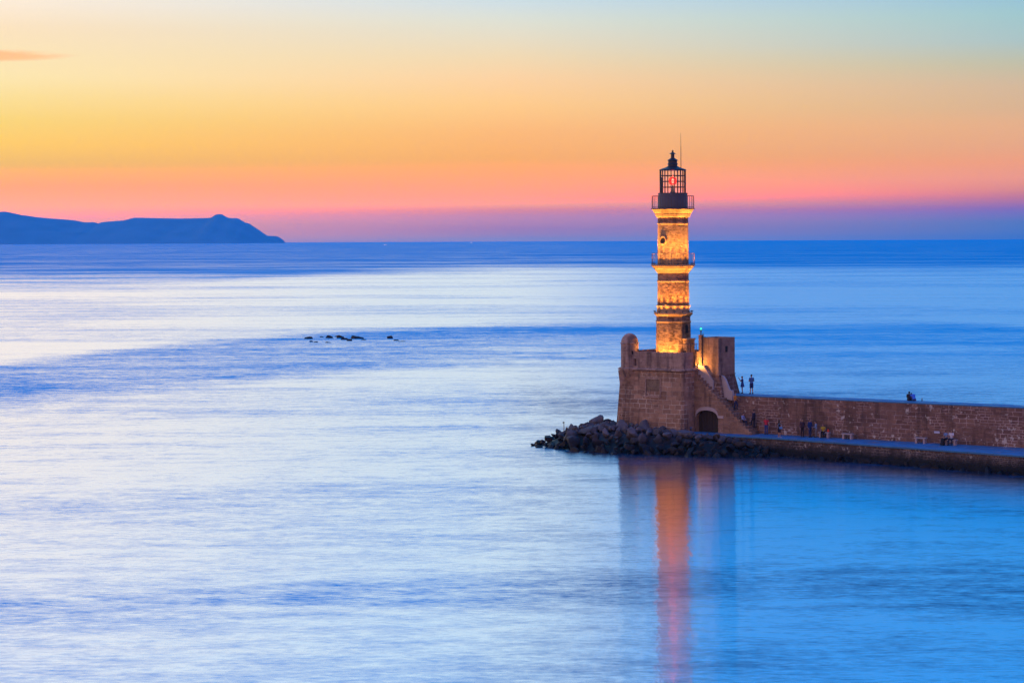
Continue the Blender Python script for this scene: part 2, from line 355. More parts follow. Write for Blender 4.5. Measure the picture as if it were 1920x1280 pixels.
# ------------------------------------------------------------------ masonry
def masonry(name, c1, c2, mortar, bw=0.9, rh=0.42, msize=0.035, patch=0.0, pits=0.0, algae=None, bump=0.05, warp=0.15, wear=0.95, patch_col=(0.62, 0.58, 0.52)):
    m, t, out = mat_new(name)
    uvn = node(t, 'ShaderNodeUVMap'); uvn.uv_map = 'UVMap'
    geo = node(t, 'ShaderNodeNewGeometry')
    def nz(src, scale, detail=4.0, rough=0.6):
        n = node(t, 'ShaderNodeTexNoise', i_Scale=scale, i_Detail=detail, i_Roughness=rough)
        t.links.new(src, n.inputs['Vector']); return n
    P = geo.outputs['Position']
    wn = nz(P, 0.9 / rh * 0.6, 3)
    off = node(t, 'ShaderNodeVectorMath', operation='SUBTRACT'); t.links.new(wn.outputs['Color'], off.inputs[0]); off.inputs[1].default_value = (.5, .5, .5)
    sc = node(t, 'ShaderNodeVectorMath', operation='MULTIPLY'); t.links.new(off.outputs[0], sc.inputs[0]); sc.inputs[1].default_value = (warp * 2.2, warp, 0)
    ad = node(t, 'ShaderNodeVectorMath', operation='ADD'); t.links.new(uvn.outputs[0], ad.inputs[0]); t.links.new(sc.outputs[0], ad.inputs[1])
    mid = tuple((a + b) / 2 for a, b in zip(c1, c2))
    def course(k, o, sq):
        br = node(t, 'ShaderNodeTexBrick', offset=o, offset_frequency=2, squash=sq, squash_frequency=3)
        br.inputs['Scale'].default_value = 1.0; br.inputs['Mortar Size'].default_value = msize; br.inputs['Mortar Smooth'].default_value = 0.4
        br.inputs['Brick Width'].default_value = bw * k; br.inputs['Row Height'].default_value = rh * (.62 if k < 1 else 1)
        br.inputs['Color1'].default_value = tuple(c1) + (1,); br.inputs['Color2'].default_value = tuple(c2) + (1,)
        br.inputs['Mortar'].default_value = mid + (1,)
        t.links.new(ad.outputs[0], br.inputs['Vector']); return br
    b1, b2 = course(1.0, .47, .72), course(.55, .38, 1.3)
    pick = mapr(t, nz(P, 0.35, 3).outputs[0], .52, .56)
    col = mixc(t, pick, b1.outputs['Color'], b2.outputs['Color'])
    joint = math_(t, 'ADD', math_(t, 'MULTIPLY', b1.outputs['Fac'], math_(t, 'SUBTRACT', 1.0, pick)), math_(t, 'MULTIPLY', b2.outputs['Fac'], pick))
    # mortar shows only where it has not weathered out
    n2 = nz(P, 0.55, 4); vis = mapr(t, n2.outputs[0], 0.36, 0.62)
    mort = math_(t, 'MULTIPLY', joint, vis)
    col = mixc(t, mort, col, mortar)
    n3 = nz(P, 1.7, 5, .65); col = mixc(t, wear, col, mixc(t, n3.outputs[0], (0.42, 0.38, 0.36), (1.45, 1.45, 1.45)), 'MULTIPLY')
    n4 = nz(P, 0.22, 3); col = mixc(t, wear * .8, col, mixc(t, n4.outputs[0], (0.5, 0.47, 0.46), (1.35, 1.35, 1.35)), 'MULTIPLY')
    smp = node(t, 'ShaderNodeMapping'); smp.inputs['Scale'].default_value = (1.3, 1.3, .16); t.links.new(P, smp.inputs['Vector'])
    ns = nz(smp.outputs[0], 1.0, 4, .6); col = mixc(t, math_(t, 'MULTIPLY', mapr(t, ns.outputs[0], .50, .68), wear * .65), col, (0.05, 0.038, 0.034))
    if patch:
        n5 = nz(P, 2.3, 3, .6); n6 = nz(P, 0.3, 2)
        pm = mapr(t, math_(t, 'ADD', n5.outputs[0], math_(t, 'MULTIPLY', n6.outputs[0], .55)), 0.97 - patch, 1.03 - patch)
        col = mixc(t, math_(t, 'MULTIPLY', pm, .7), col, patch_col)
    hgt = math_(t, 'SUBTRACT', 1.0, joint)
    hgt = math_(t, 'ADD', hgt, math_(t, 'MULTIPLY', n3.outputs[0], 1.2))
    n7 = nz(P, 9.0, 4, .7); hgt = math_(t, 'ADD', hgt, math_(t, 'MULTIPLY', n7.outputs[0], .8))
    if pits:
        mpn = node(t, 'ShaderNodeMapping'); mpn.inputs['Scale'].default_value = (2.2, 2.2, 6.0); t.links.new(P, mpn.inputs['Vector'])
        n8 = nz(mpn.outputs[0], 1.0, 4, .65); n9 = nz(P, .5, 2)
        pt = mapr(t, math_(t, 'ADD', n8.outputs[0], math_(t, 'MULTIPLY', n9.outputs[0], .4)), 0.80 - pits, 0.87 - pits)
        col = mixc(t, math_(t, 'MULTIPLY', pt, .5), col, (0.05, 0.032, 0.025))
        hgt = math_(t, 'SUBTRACT', hgt, math_(t, 'MULTIPLY', pt, 1.6))
    if algae:
        sp = node(t, 'ShaderNodeSeparateXYZ'); t.links.new(P, sp.inputs[0])
        zz = math_(t, 'ADD', sp.outputs[2], math_(t, 'MULTIPLY', math_(t, 'SUBTRACT', n3.outputs[0], .5), .9))
        am = mapr(t, zz, algae[0], algae[1], 1.0, 0.0)
        col = mixc(t, am, col, (0.018, 0.02, 0.022))
    b = node(t, 'ShaderNodeBsdfPrincipled', i_Roughness=0.9); b.inputs['Specular IOR Level'].default_value = 0.15
    t.links.new(col, b.inputs['Base Color'])
    bp = node(t, 'ShaderNodeBump'); bp.inputs['Strength'].default_value = 0.9; bp.inputs['Distance'].default_value = bump
    t.links.new(hgt, bp.inputs['Height']); t.links.new(bp.outputs[0], b.inputs['Normal'])
    t.links.new(b.outputs[0], out.inputs[0])
    return m

M = {}
M['bastion'] = masonry('weathered_sandstone', (0.46, 0.29, 0.19), (0.24, 0.15, 0.10), (0.750, 0.644, 0.532), 0.95, 0.43, 0.03, patch=0.0)
M['stair'] = masonry('stair_sandstone', (0.37, 0.235, 0.155), (0.26, 0.165, 0.11), (0.672, 0.490, 0.392), 0.8, 0.36, 0.02)
M['parapet'] = masonry('smooth_sandstone', (0.46, 0.32, 0.25), (0.34, 0.23, 0.18), (0.60, 0.46, 0.38), 0.7, 0.32, 0.022, bump=.05)
M['block'] = masonry('dressed_sandstone', (0.40, 0.27, 0.20), (0.31, 0.20, 0.15), (0.46, 0.33, 0.26), 0.55, 0.30, 0.02, bump=.04)
M['mole'] = masonry('mole_sandstone', (0.27, 0.165, 0.12), (0.16, 0.095, 0.075), (0.62, 0.48, 0.44), 1.0, 0.40, 0.03, patch=0.05, warp=.14)
M['quay'] = masonry('quay_rubble', (0.16, 0.125, 0.115), (0.09, 0.07, 0.065), (0.40, 0.35, 0.32), 0.5, 0.26, 0.035, patch=0.05, algae=(0.45, 1.45), warp=.25, wear=.9, bump=.14)
M['rubble'] = masonry('tower_rubble', (0.52, 0.33, 0.18), (0.38, 0.23, 0.12), (0.52, 0.38, 0.24), 0.42, 0.19, 0.02, pits=0.10, bump=.10, warp=.10, wear=.8)
M['brick'] = masonry('tower_brick', (0.54, 0.30, 0.15), (0.38, 0.19, 0.09), (0.44, 0.30, 0.19), 0.40, 0.16, 0.02, pits=0.08, bump=.07, wear=.85)
M['tower'] = masonry('tower_stone', (0.56, 0.36, 0.19), (0.44, 0.27, 0.13), (0.52, 0.37, 0.23), 0.50, 0.21, 0.016, pits=0.07, bump=.05, wear=.6)
M['band'] = masonry('weathered_band_stone', (0.46, 0.27, 0.16), (0.36, 0.20, 0.12), (0.44, 0.28, 0.18), 0.6, 0.35, 0.015, pits=.06)
M['trim'] = masonry('carved_trim_stone', (0.50, 0.33, 0.18), (0.42, 0.27, 0.14), (0.36, 0.22, 0.12), 0.8, 2.0, 0.008, bump=.02, warp=.02)
M['plaster'] = plain('pale_plaster', (0.42, 0.35, 0.33), .9, var=.2, scale=1.5)
def paving():
    m, t, out = mat_new('quay_paving')
    g = node(t, 'ShaderNodeNewGeometry'); uvn = node(t, 'ShaderNodeUVMap'); uvn.uv_map = 'UVMap'
    br = node(t, 'ShaderNodeTexBrick'); br.inputs['Scale'].default_value = 1.0; br.inputs['Brick Width'].default_value = 1.3; br.inputs['Row Height'].default_value = .75; br.inputs['Mortar Size'].default_value = .018
    br.inputs['Color1'].default_value = (0.055, 0.185, 0.34, 1); br.inputs['Color2'].default_value = (0.038, 0.145, 0.28, 1); br.inputs['Mortar'].default_value = (0.015, 0.04, 0.07, 1)
    t.links.new(uvn.outputs[0], br.inputs['Vector'])
    n1 = node(t, 'ShaderNodeTexNoise', i_Scale=.8, i_Detail=5.0); t.links.new(g.outputs['Position'], n1.inputs['Vector'])
    c = mixc(t, .8, br.outputs['Color'], mixc(t, n1.outputs[0], (.35, .35, .35), (1.6, 1.6, 1.6)), 'MULTIPLY')
    b = node(t, 'ShaderNodeBsdfPrincipled'); t.links.new(c, b.inputs['Base Color']); t.links.new(mapr(t, n1.outputs[0], .35, .6, .35, .85), b.inputs['Roughness']); b.inputs['Specular IOR Level'].default_value = .25
    t.links.new(b.outputs[0], out.inputs[0]); return m
M['paving'] = paving()
M['wood'] = plain('dark_door_wood', (0.035, 0.025, 0.02), .7, var=.4, scale=5)
M['dark'] = plain('opening_shade', (0.012, 0.01, 0.01), .9)  # near-black fill painting the shade inside openings that are not recessed
M['iron'] = plain('grey_painted_iron', (0.075, 0.07, 0.095), .5, .0, .2, 3, .4)
M['roof'] = plain('blackened_lantern_roof', (0.025, 0.02, 0.028), .5, .0, .3, 3, .4)
M['rail'] = plain('rusty_rail_iron', (0.10, 0.07, 0.06), .6, .3)
M['lampbody'] = plain('lamp_housing', (0.06, 0.06, 0.06), .5, .4)

FLOOR = 7.75; PAR = 9.29
WARM = (1.0, 0.41, 0.07)

# ------------------------------------------------------------------ bastion
def bastion():
    r = thing('bastion', 'square battered sandstone bastion with corner turret under the lighthouse', 'bastion', W(-3.6, 1.5, 0))
    zt = 7.45
    def nf(z): return -1.95 - .35 * (zt - z) / 7.95
    mb = MB()
    bot = [(-7.75, -2.35), (-.2, -2.32), (.06, -2.0), (.06, 5.3), (-7.75, 5.3)]
    top = [(-7.2, -1.95), (-.18, -1.95), (0, -1.77), (0, 5), (-7.2, 5)]
    mb.prism([W(a, b, -.5) for a, b in bot], [W(a, b, zt) for a, b in top])
    mb.build('wall', M['bastion'], r)
    # cordon
    mb = MB()
    o1 = [(-7.2, -1.95), (-.18, -1.95), (0, -1.77), (0, 5), (-7.2, 5)]
    def grow(g): return [(-7.2 - g, -1.95 - g), (-.15 + g * .3, -1.95 - g), (g * .6, -1.80 - g * .4), (g * .6, 5), (-7.2 - g, 5)]
    for z0, z1, g0, g1 in ((zt, 7.54, .02, .18), (7.54, 7.64, .20, .20), (7.64, FLOOR, .19, .06)):
        mb.prism([W(a, b, z0) for a, b in grow(g0)], [W(a, b, z1) for a, b in grow(g1)])
    mb.build('cordon', M['parapet'], r)
    # parapet with an embrasure beside the turret
    mb = MB()
    mb.sbox(-5.4, -.18, -1.93, -1.5, FLOOR, PAR)
    mb.sbox(-6.0, -5.4, -1.93, -1.5, FLOOR, 7.92); mb.sbox(-6.0, -5.4, -1.93, -1.5, 8.62, PAR)
    mb.sbox(-6.9, -6.0, -1.93, -1.5, FLOOR, PAR)
    mb.prism([W(a, b, FLOOR) for a, b in ((-.18, -1.93), (-.02, -1.77), (-.02, -.12), (-.45, -.12), (-.45, -1.5), (-.18, -1.5))], [W(a, b, PAR) for a, b in ((-.18, -1.93), (-.02, -1.77), (-.02, -.12), (-.45, -.12), (-.45, -1.5), (-.18, -1.5))])
    mb.sbox(-7.18, -6.75, -1.0, 4.55, FLOOR, PAR)
    mb.sbox(-7.18, -.02, 4.55, 4.98, FLOOR, PAR)
    mb.sbox(-.45, -.02, 1.2, 4.55, FLOOR, PAR - .02)
    mb.build('parapet', M['parapet'], r)
    # corner turret
    c = W(-6.45, -1.5)
    mb = MB(); cx, cy = c.x, c.y
    mb.lathe([(.30, 6.2), (.55, 6.7), (.86, 7.3), (.98, 7.5), (.98, 7.68), (.88, 7.74), (.86, 7.76), (.86, 10.02)], cx, cy, 28)
    tw = mb.build('turret', M['parapet'], r, (cx, cy, .86))
    mb = MB()
    mb.lathe([(.86, 10.021), (.93, 10.05), (.93, 10.12), (.84, 10.15)] + [(.84 * math.cos(t), 10.15 + .9 * math.sin(t)) for t in (R(a) for a in (12, 24, 36, 48, 60, 70, 80, 88))], cx, cy, 28)
    mb.build('dome', M['parapet'], tw, (cx, cy, .86))
    for ang in (-75, -20):
        d = Vector((math.cos(R(ang)), math.sin(R(ang)), 0)); t_ = Vector((-d.y, d.x, 0))
        mb = MB(); mb.obox(Vector((cx, cy, 9.2)) + d * .85, t_ * (.07 if ang == -75 else .16), d * .03, Vector((0, 0, .17 if ang == -75 else .32)))
        mb.build('slit_window', M['dark'], tw)
    # corner bracket under the cordon at the far left
    mb = MB()
    mb.prism([W(a, b, 5.9) for a, b in ((-7.25, -2.03), (-7.1, -2.03), (-7.1, -1.9), (-7.25, -1.9))], [W(a, b, zt + .01) for a, b in ((-7.4, -2.13), (-6.3, -2.03), (-6.3, -1.8), (-7.4, -1.0))])
    mb.build('corbel', M['parapet'], r)
    # walled-up framed panel
    mb = MB(); s0, s1, z0, z1 = -4.30, -2.46, 4.92, 6.82
    def bar(sa, sb, za, zb, d):
        q0, q1 = nf(za), nf(zb)
        mb.prism([W(sa, q0 - d, za), W(sb, q0 - d, za), W(sb, q0 + .1, za), W(sa, q0 + .1, za)], [W(sa, q1 - d, zb), W(sb, q1 - d, zb), W(sb, q1 + .1, zb), W(sa, q1 + .1, zb)])
    bar(s0, s1, z1 - .13, z1, .10); bar(s0, s1, z0, z0 + .13, .10)
    bar(s0, s0 + .13, z0 + .13, z1 - .13, .097); bar(s1 - .13, s1, z0 + .13, z1 - .13, .097)
    fr = mb.build('panel_frame', M['parapet'], r)
    mb = MB(); bar(s0 + .132, s1 - .132, z0 + .132, z1 - .132, .012)
    mb.build('panel_infill', masonry('panel_stone', (0.27, 0.20, 0.13), (0.20, 0.14, 0.095), (0.36, 0.28, 0.2), .6, .24, .02), fr)
bastion()

# ------------------------------------------------------------------ square watch block beside it
def watch_block():
    r = thing('watch_turret', 'square sandstone turret with one lit face right of the lighthouse', 'turret', W(1.1, 2.4, 0))
    s0, s1, n0, n1 = .02, 2.2, .9, 3.9
    mb = MB()
    top = [(s0, n0), (s1, n0), (s1, n1), (s0, n1)]
    mb.prism([W(a, b, 7.2) for a, b in top], [W(a, b, 10.5) for a, b in top])
    # hollow top: thin rim
    for q in ((s0, s1, n0, n0 + .28), (s0, s1, n1 - .28, n1), (s0, s0 + .28, n0 + .28, n1 - .28), (s1 - .28, s1, n0 + .28, n1 - .28)): mb.sbox(*q, 10.5, 10.68)
    w = mb.build('wall', M['block'], r)
    mb = MB()
    e = .185 * 6.2
    mb.prism([W(a, b, 1.0) for a, b in ((s0, n0), (s1 + e, n0), (s1 + e, n1 + e), (s0, n1 + e))], [W(a, b, 7.1) for a, b in top])
    mb.build('base', M['mole'], r)
    mb = MB()
    g = .06
    mb.prism([W(a, b, 7.1) for a, b in ((s0, n0 - .02), (s1 + g, n0 - .02), (s1 + g, n1 + g), (s0, n1 + g))], [W(a, b, 7.2) for a, b in ((s0, n0 - .02), (s1 + g, n0 - .02), (s1 + g, n1 + g), (s0, n1 + g))])
    mb.build('cordon', M['block'], r)
    mb = MB(); mb.sbox(s0 + .01, s0 + .36, n0 - .12, n0 + .2, 7.205, 10.86); mb.sbox(s0 - .03, s0 + .4, n0 - .16, n0 + .24, 10.861, 10.93)
    mb.build('pilaster', M['block'], r)
    mb = MB(); mb.sbox(s1 - .2, s1 + .012, 2.16, 2.58, 9.28, 9.86); f = mb.build('slit_window', M['dark'], r)
    mb = MB(); mb.sbox(s1 - .2, s1 + .05, 2.05, 2.69, 9.2, 9.277); mb.build('sill', M['block'], f)
watch_block()

# ------------------------------------------------------------------ stairs with the arched store below
def stairs():
    r = thing('stone_staircase', 'worn stone staircase climbing over an arched doorway to the bastion', 'staircase', W(3.2, .4, 0))
    N = 20; L = 6.4; run = L / N; rise = (7.1 - 1.65) / N
    d0, d1 = .2, 2.68
    def arch(s):
        x = (s - (d0 + d1) / 2) / ((d1 - d0) / 2)
        return 3.08 + .68 * math.sqrt(max(0, 1 - abs(x) ** 2.3))
    mb = MB()
    rng = random.Random(5)
    for i in range(N):
        a = i * run; zt = 7.1 - i * rise + rng.uniform(-.02, .02)
        cuts = sorted(set([a, a + run] + [v for v in (d0, d1) if a < v < a + run] + [a + run * k / 4 for k in (1, 2, 3)]))
        for p, q in zip(cuts, cuts[1:]):
            m_ = (p + q) / 2
            if d0 < m_ < d1: zb0, zb1 = arch(p), arch(q)
            else: zb0 = zb1 = 1.0
            mb.prism([W(p, 0, zb0), W(q, 0, zb1), W(q, 1.585, zb1), W(p, 1.585, zb0)], [W(p, 0, zt), W(q, 0, zt), W(q, 1.585, zt), W(p, 1.585, zt)])
    mb.build('steps', M['stair'], r)
    def plate(pts, n0, n1, name, mat):
        mb = MB(); b = [mb.bm.verts.new(W(s, n0, z)) for s, z in pts]; t = [mb.bm.verts.new(W(s, n1, z)) for s, z in pts]
        mb.bm.faces.new(b); mb.bm.faces.new(list(reversed(t)))
        for i in range(len(pts)): j = (i + 1) % len(pts); mb.bm.faces.new((b[i], t[i], t[j], b[j]))
        return mb.build(name, mat, r)
    plate([(.03, 6.9), (1.71, 5.3), (1.71, 6.56), (.62, 8.0), (.03, 8.04)], .68, .885, 'balustrade', M['plaster'])
    plate([(2.25, 4.9), (3.5, 4.7), (3.5, 5.62), (3.15, 5.70), (2.95, 6.15), (2.7, 6.7), (2.45, 7.0), (2.25, 7.08)], 1.3, 1.58, 'balustrade', M['plaster'])
    # arch surround
    mb = MB(); K = 20
    pts = [d0 - .02 + (d1 - d0 + .04) * k / K for k in range(K + 1)]
    for p, q in zip(pts, pts[1:]):
        pz, qz = arch(min(max(p, d0), d1)), arch(min(max(q, d0), d1))
        w_ = .34
        mb.prism([W(p, -.07, pz), W(q, -.07, qz), W(q, .02, qz), W(p, .02, pz)], [W(p, -.07, pz + w_), W(q, -.07, qz + w_), W(q, .02, qz + w_), W(p, .02, pz + w_)])
    mb.sbox(d1 + .02, d1 + .62, -.068, .02, 3.06, 3.3)
    mb.build('arch_moulding', M['plaster'], r)
    mb = MB()
    for k in range(8): mb.sbox(d0 + .02 + k * .305, d0 + .02 + k * .305 + .29, .5 + .012 * (k % 2), .56, 1.66, 3.9)
    mb.build('door', M['wood'], r)
stairs()

# ------------------------------------------------------------------ mole wall and quay
def mole():
    r = thing('harbour_wall', 'long weathered sandstone harbour wall with a flat walkway on top', 'wall', W(18, 1.6, 0))
    mb = MB(); mb.sbox(.1, 62, 1.6, 4.2, -1.2, 5.12); mb.build('wall', M['mole'], r)
    mb = MB(); mb.sbox(2.6, 62, 1.585, 4.22, 5.121, 5.22); mb.build('walkway', M['paving'], r)
    q = [(-.6, -1.95), (3, -2.2), (10.46, -1.8), (36.5, -5.36), (62, -8.85), (62, 1.59), (-.6, 1.59)]
    def ins(g): return [(a, b + (g if b < 0 else 0)) for a, b in q]
    mb = MB(); mb.prism([W(a, b, 1.5) for a, b in q], [W(a, b, 1.65) for a, b in q])
    o = mb.build('quay_path', M['paving'], None); tag(o, 'blue grey paved quay path along the foot of the wall', 'path', kind='structure')
    mb = MB(); mb.prism([W(a, b - .12 if b < 0 else b, -1.5) for a, b in q], [W(a, b, 1.499) for a, b in ins(.07)])
    o = mb.build('quay_wall', M['quay'], None); tag(o, 'dark rubble masonry quay wall rising from the water below the path', 'wall')
mole()

# ------------------------------------------------------------------ lighthouse
TX, TY = 15.70, 224.70
def spot(name, p, aim, watts, cone=90, blend=.9, colr=WARM, rad=.06, parent=None):
    l = bpy.data.lights.new(name, 'SPOT'); l.energy = watts; l.color = colr; l.spot_size = R(cone); l.spot_blend = blend; l.shadow_soft_size = rad
    o = bpy.data.objects.new(name, l); C.objects.link(o)
    o.rotation_euler = (Vector(aim) - Vector(p)).to_track_quat('-Z', 'Y').to_euler()
    o.location = p
    if parent is not None:
        o.parent = parent; o.location = Vector(p) - root_loc(parent)
    return o

K_LOW, K_MID, K_TOP = 1000, 200, 190
def lighthouse():
    r = thing('lighthouse', 'tall floodlit stone lighthouse in three tiers with a red lamp burning', 'lighthouse', (TX, TY, FLOOR))
    P8 = R(-66); P16 = R(-66 + 11.25)
    S = M
    def lat(name, prof, seg, ph, mat, parent=r, sharp=25, cap=True):
        mb = MB(); mb.lathe(prof, TX, TY, seg, ph, cap)
        return mb.build(name, mat, parent, (TX, TY, prof[0][0]), sharp=sharp)
    lat('lower_shaft', [(1.80, FLOOR - .3), (1.75, 12.1)], 8, P8, S['rubble'])
    lat('moulding', [(1.76, 12.1), (1.81, 12.15), (1.81, 12.22), (1.76, 12.27)], 8, P8, S['trim'])
    lat('frieze', [(1.73, 12.271), (1.73, 12.68)], 8, P8, S['band'])
    lat('ledge', [(1.74, 12.681), (1.80, 12.74), (1.84, 12.80), (1.96, 12.90), (1.98, 13.03), (1.80, 13.09)], 8, P8, S['trim'])
    lat('plinth', [(1.60, 13.091), (1.59, 13.60), (1.66, 13.64), (1.66, 13.75), (1.55, 13.78)], 16, P16, S['trim'])
    lat('middle_shaft', [(1.545, 13.781), (1.53, 15.99)], 16, P16, S['brick'])
    lat('moulding', [(1.54, 15.991), (1.56, 16.04), (1.57, 16.14), (1.53, 16.2)], 32, 0, S['trim'])
    lat('frieze', [(1.515, 16.201), (1.515, 16.93)], 32, 0, S['band'])
    lat('cornice', [(1.52, 16.931), (1.62, 16.98), (1.66, 17.10), (1.74, 17.12), (1.78, 17.24), (1.80, 17.27), (1.92, 17.36), (1.95, 17.47), (2.05, 17.50), (2.08, 17.60)], 40, 0, S['trim'])
    lat('balcony_floor', [(2.15, 17.601), (2.16, 17.69), (2.13, 17.71)], 40, 0, S['trim'])
    lat('upper_shaft', [(1.53, 17.711), (1.49, 21.6)], 40, 0, S['tower'])
    lat('moulding', [(1.50, 21.601), (1.54, 21.65), (1.55, 21.73), (1.50, 21.78)], 40, 0, S['trim'])
    lat('frieze', [(1.485, 21.781), (1.485, 22.29)], 40, 0, S['band'])
    lat('cornice', [(1.50, 22.291), (1.64, 22.36), (1.70, 22.52), (1.74, 22.55), (1.76, 22.70), (1.80, 22.72), (1.86, 22.83), (1.90, 22.86), (1.96, 23.0), (2.05, 23.09)], 40, 0, S['trim'])
    lat('gallery_floor', [(2.12, 23.091), (2.13, 23.19), (2.10, 23.2)], 40, 0, S['roof'])
    def railing(z, h, rad, nb):
        mb = MB()
        for k in range(nb):
            a = 2 * math.pi * k / nb; p = Vector((TX + rad * math.cos(a), TY + rad * math.sin(a), z))
            mb.tube(p, p + Vector((0, 0, h)), .024 if k % 4 == 0 else .012, seg=5)
        mb.torus((TX, TY, z + h), (0, 0, 1), rad, .02, 48, 5); mb.torus((TX, TY, z + .12), (0, 0, 1), rad, .014, 48, 5)
        mb.build('railing', M['rail'], r)
    railing(17.7, 1.1, 2.08, 44); railing(23.2, 1.2, 2.05, 44)
    lat('lantern_base', [(1.43, 23.201), (1.43, 24.6), (1.47, 24.62), (1.47, 24.69)], 32, 0, S['iron'])
    # glazed lantern
    zb, zt, gr = 24.691, 26.92, 1.25
    mb = MB(); nb = 24
    for k in range(nb):
        a = 2 * math.pi * (k + .25) / nb
        d = Vector((math.cos(a), math.sin(a), 0)); t_ = Vector((-d.y, d.x, 0))
        mb.obox(Vector((TX, TY, (zb + zt) / 2)) + d * gr, d * .04, t_ * .036, Vector((0, 0, (zt - zb) / 2 - .001)))
    lf = mb.build('lantern_frame', S['roof'], r)
    for z in (zb + .56, zb + 1.12, zb + 1.68):
        mb = MB(); mb.torus((TX, TY, z), (0, 0, 1), gr, .035, 32, 6); mb.build('glazing_ring', S['roof'], lf)
    gm, t, out = mat_new('lantern_glass')
    tr = node(t, 'ShaderNodeBsdfTransparent'); gg = node(t, 'ShaderNodeBsdfGlossy', i_Roughness=.05); mx = node(t, 'ShaderNodeMixShader'); mx.inputs[0].default_value = .06
    t.links.new(tr.outputs[0], mx.inputs[1]); t.links.new(gg.outputs[0], mx.inputs[2]); t.links.new(mx.outputs[0], out.inputs[0])
    mb = MB(); mb.lathe([(gr - .02, zb), (gr - .02, zt)], TX, TY, 32, 0, False); mb.build('glass', gm, r)
    d = Vector((math.cos(R(-158)), math.sin(R(-158)), 0)); t_ = Vector((-d.y, d.x, 0))
    mb = MB(); mb.obox(Vector((TX, TY, zb + .75)) + d * (gr - .08), d * .02, t_ * .24, Vector((0, 0, .75))); mb.build('blind_panel', S['iron'], r)
    # lamp and lens
    mb = MB(); mb.tube((TX, TY, zb), (TX, TY, zb + .75), .13, .07); mb.tube((TX, TY, zb + .001), (TX, TY, zb + .2), .3, .2, 12); mb.build('lamp_pedestal', S['roof'], r)
    rl, t, out = mat_new('red_glare_lens')
    e = node(t, 'ShaderNodeEmission'); e.inputs[0].default_value = (1, .02, .012, 1); e.inputs[1].default_value = 2.6  # the lens itself glows, standing in for the glare around the bulb
    tr = node(t, 'ShaderNodeBsdfTransparent'); tr.inputs[0].default_value = (1, .25, .25, 1); mx = node(t, 'ShaderNodeMixShader'); mx.inputs[0].default_value = .62
    t.links.new(tr.outputs[0], mx.inputs[1]); t.links.new(e.outputs[0], mx.inputs[2]); t.links.new(mx.outputs[0], out.inputs[0])
    mb = MB(); mb.lathe([(.20, zb + .80), (.34, zb + .88), (.38, zb + 1.1), (.38, zb + 1.26), (.34, zb + 1.46), (.20, zb + 1.54)], TX, TY, 20); ln = mb.build('lens', rl, r)
    mb = MB(); mb.ball((TX, TY, zb + 1.17), .13, 12, (1, 1, 1.9)); mb.build('bulb', emissive('red_hot_bulb', (1, .6, .38), 10), ln)
    l = bpy.data.lights.new('red_lamp', 'POINT'); l.energy = 30; l.color = (1, .04, .03); l.shadow_soft_size = .12
    o = bpy.data.objects.new('red_lamp', l); C.objects.link(o); o.parent = r; o.location = (0, 0, zb + 1.7 - FLOOR)
    # roof
    rf = lat('roof', [(1.30, 26.88), (1.33, 26.93), (1.30, 26.98), (.95, 27.1), (.62, 27.22), (.47, 27.32)], 16, 0, S['roof'])
    lat('vent_drum', [(.46, 27.28), (.45, 27.45), (.53, 27.47), (.50, 27.52), (.44, 27.6), (.44, 27.82), (.54, 27.86), (.50, 27.9), (.30, 28.02), (.20, 28.1)], 16, 0, S['roof'], rf)
    lat('cowl', [(.16, 28.08), (.18, 28.2), (.16, 28.45), (.33, 28.50), (.20, 28.58), (.07, 28.68)], 16, 0, S['roof'], rf)
    mb = MB(); mb.ball((TX, TY, 28.76), .10, 10); mb.tube((TX, TY, 28.6), (TX, TY, 28.93), .025, .008); mb.build('finial', S['roof'], rf)
    mb = MB(); q = Vector((TX + .80, TY - .1, 27.05)); mb.tube(q, q + Vector((0, 0, 2.2)), .035, .028); mb.tube(q + Vector((0, 0, 2.2)), q + Vector((-.02, 0, 3.45)), .02, .012); mb.build('antenna', M['rail'], rf)
    # round window of the upper tier
    def wall_pt(ang, rad, z): return Vector((TX + rad * math.cos(R(ang)), TY + rad * math.sin(R(ang)), z))
    d = wall_pt(-133, 1, 0) - Vector((TX, TY, 0))
    mb = MB(); mb.torus(wall_pt(-133, 1.50, 20.08), d, .36, .10, 24, 8); w = mb.build('round_window', S['trim'], r)
    mb = MB(); mb.tube(wall_pt(-133, 1.30, 20.08), wall_pt(-133, 1.535, 20.08), .29, seg=20); mb.build('opening', M['dark'], w)
    # arched window in the shaded facet
    d = Vector((math.cos(R(-43.5)), math.sin(R(-43.5)), 0)); t_ = Vector((-d.y, d.x, 0)); ap = 1.76 * math.cos(R(22.5))
    def arched(name, cen, hw, z0, z1, depth, mat, parent):
        mb = MB(); pr = [(-hw, z0), (hw, z0), (hw, z1 - hw)] + [(hw * math.cos(a), z1 - hw + hw * math.sin(a)) for a in (R(x) for x in (30, 60, 90, 120, 150))] + [(-hw, z1 - hw)]
        b = [mb.bm.verts.new(cen + t_ * x + Vector((0, 0, z)) - d * .2) for x, z in pr]; f = [mb.bm.verts.new(cen + t_ * x + Vector((0, 0, z)) + d * depth) for x, z in pr]
        mb.bm.faces.new(b); mb.bm.faces.new(f)
        for i in range(len(pr)): j = (i + 1) % len(pr); mb.bm.faces.new((b[i], f[i], f[j], b[j]))
        return mb.build(name, mat, parent)
    cen = Vector((TX, TY, 0)) + d * ap
    w = arched('arched_window', cen, .34, 11.02, 12.02, .05, M['rubble'], r); arched('opening', cen, .22, 11.1, 11.92, .062, M['dark'], w)
    # entrance porch at the foot
    mb = MB(); pc = Vector((TX, TY, 0)) + d * 1.85
    mb.obox(pc + Vector((0, 0, (FLOOR + 10.45) / 2)), d * .34, t_ * .58, Vector((0, 0, (10.45 - FLOOR) / 2))); p_ = mb.build('porch', M['tower'], r)
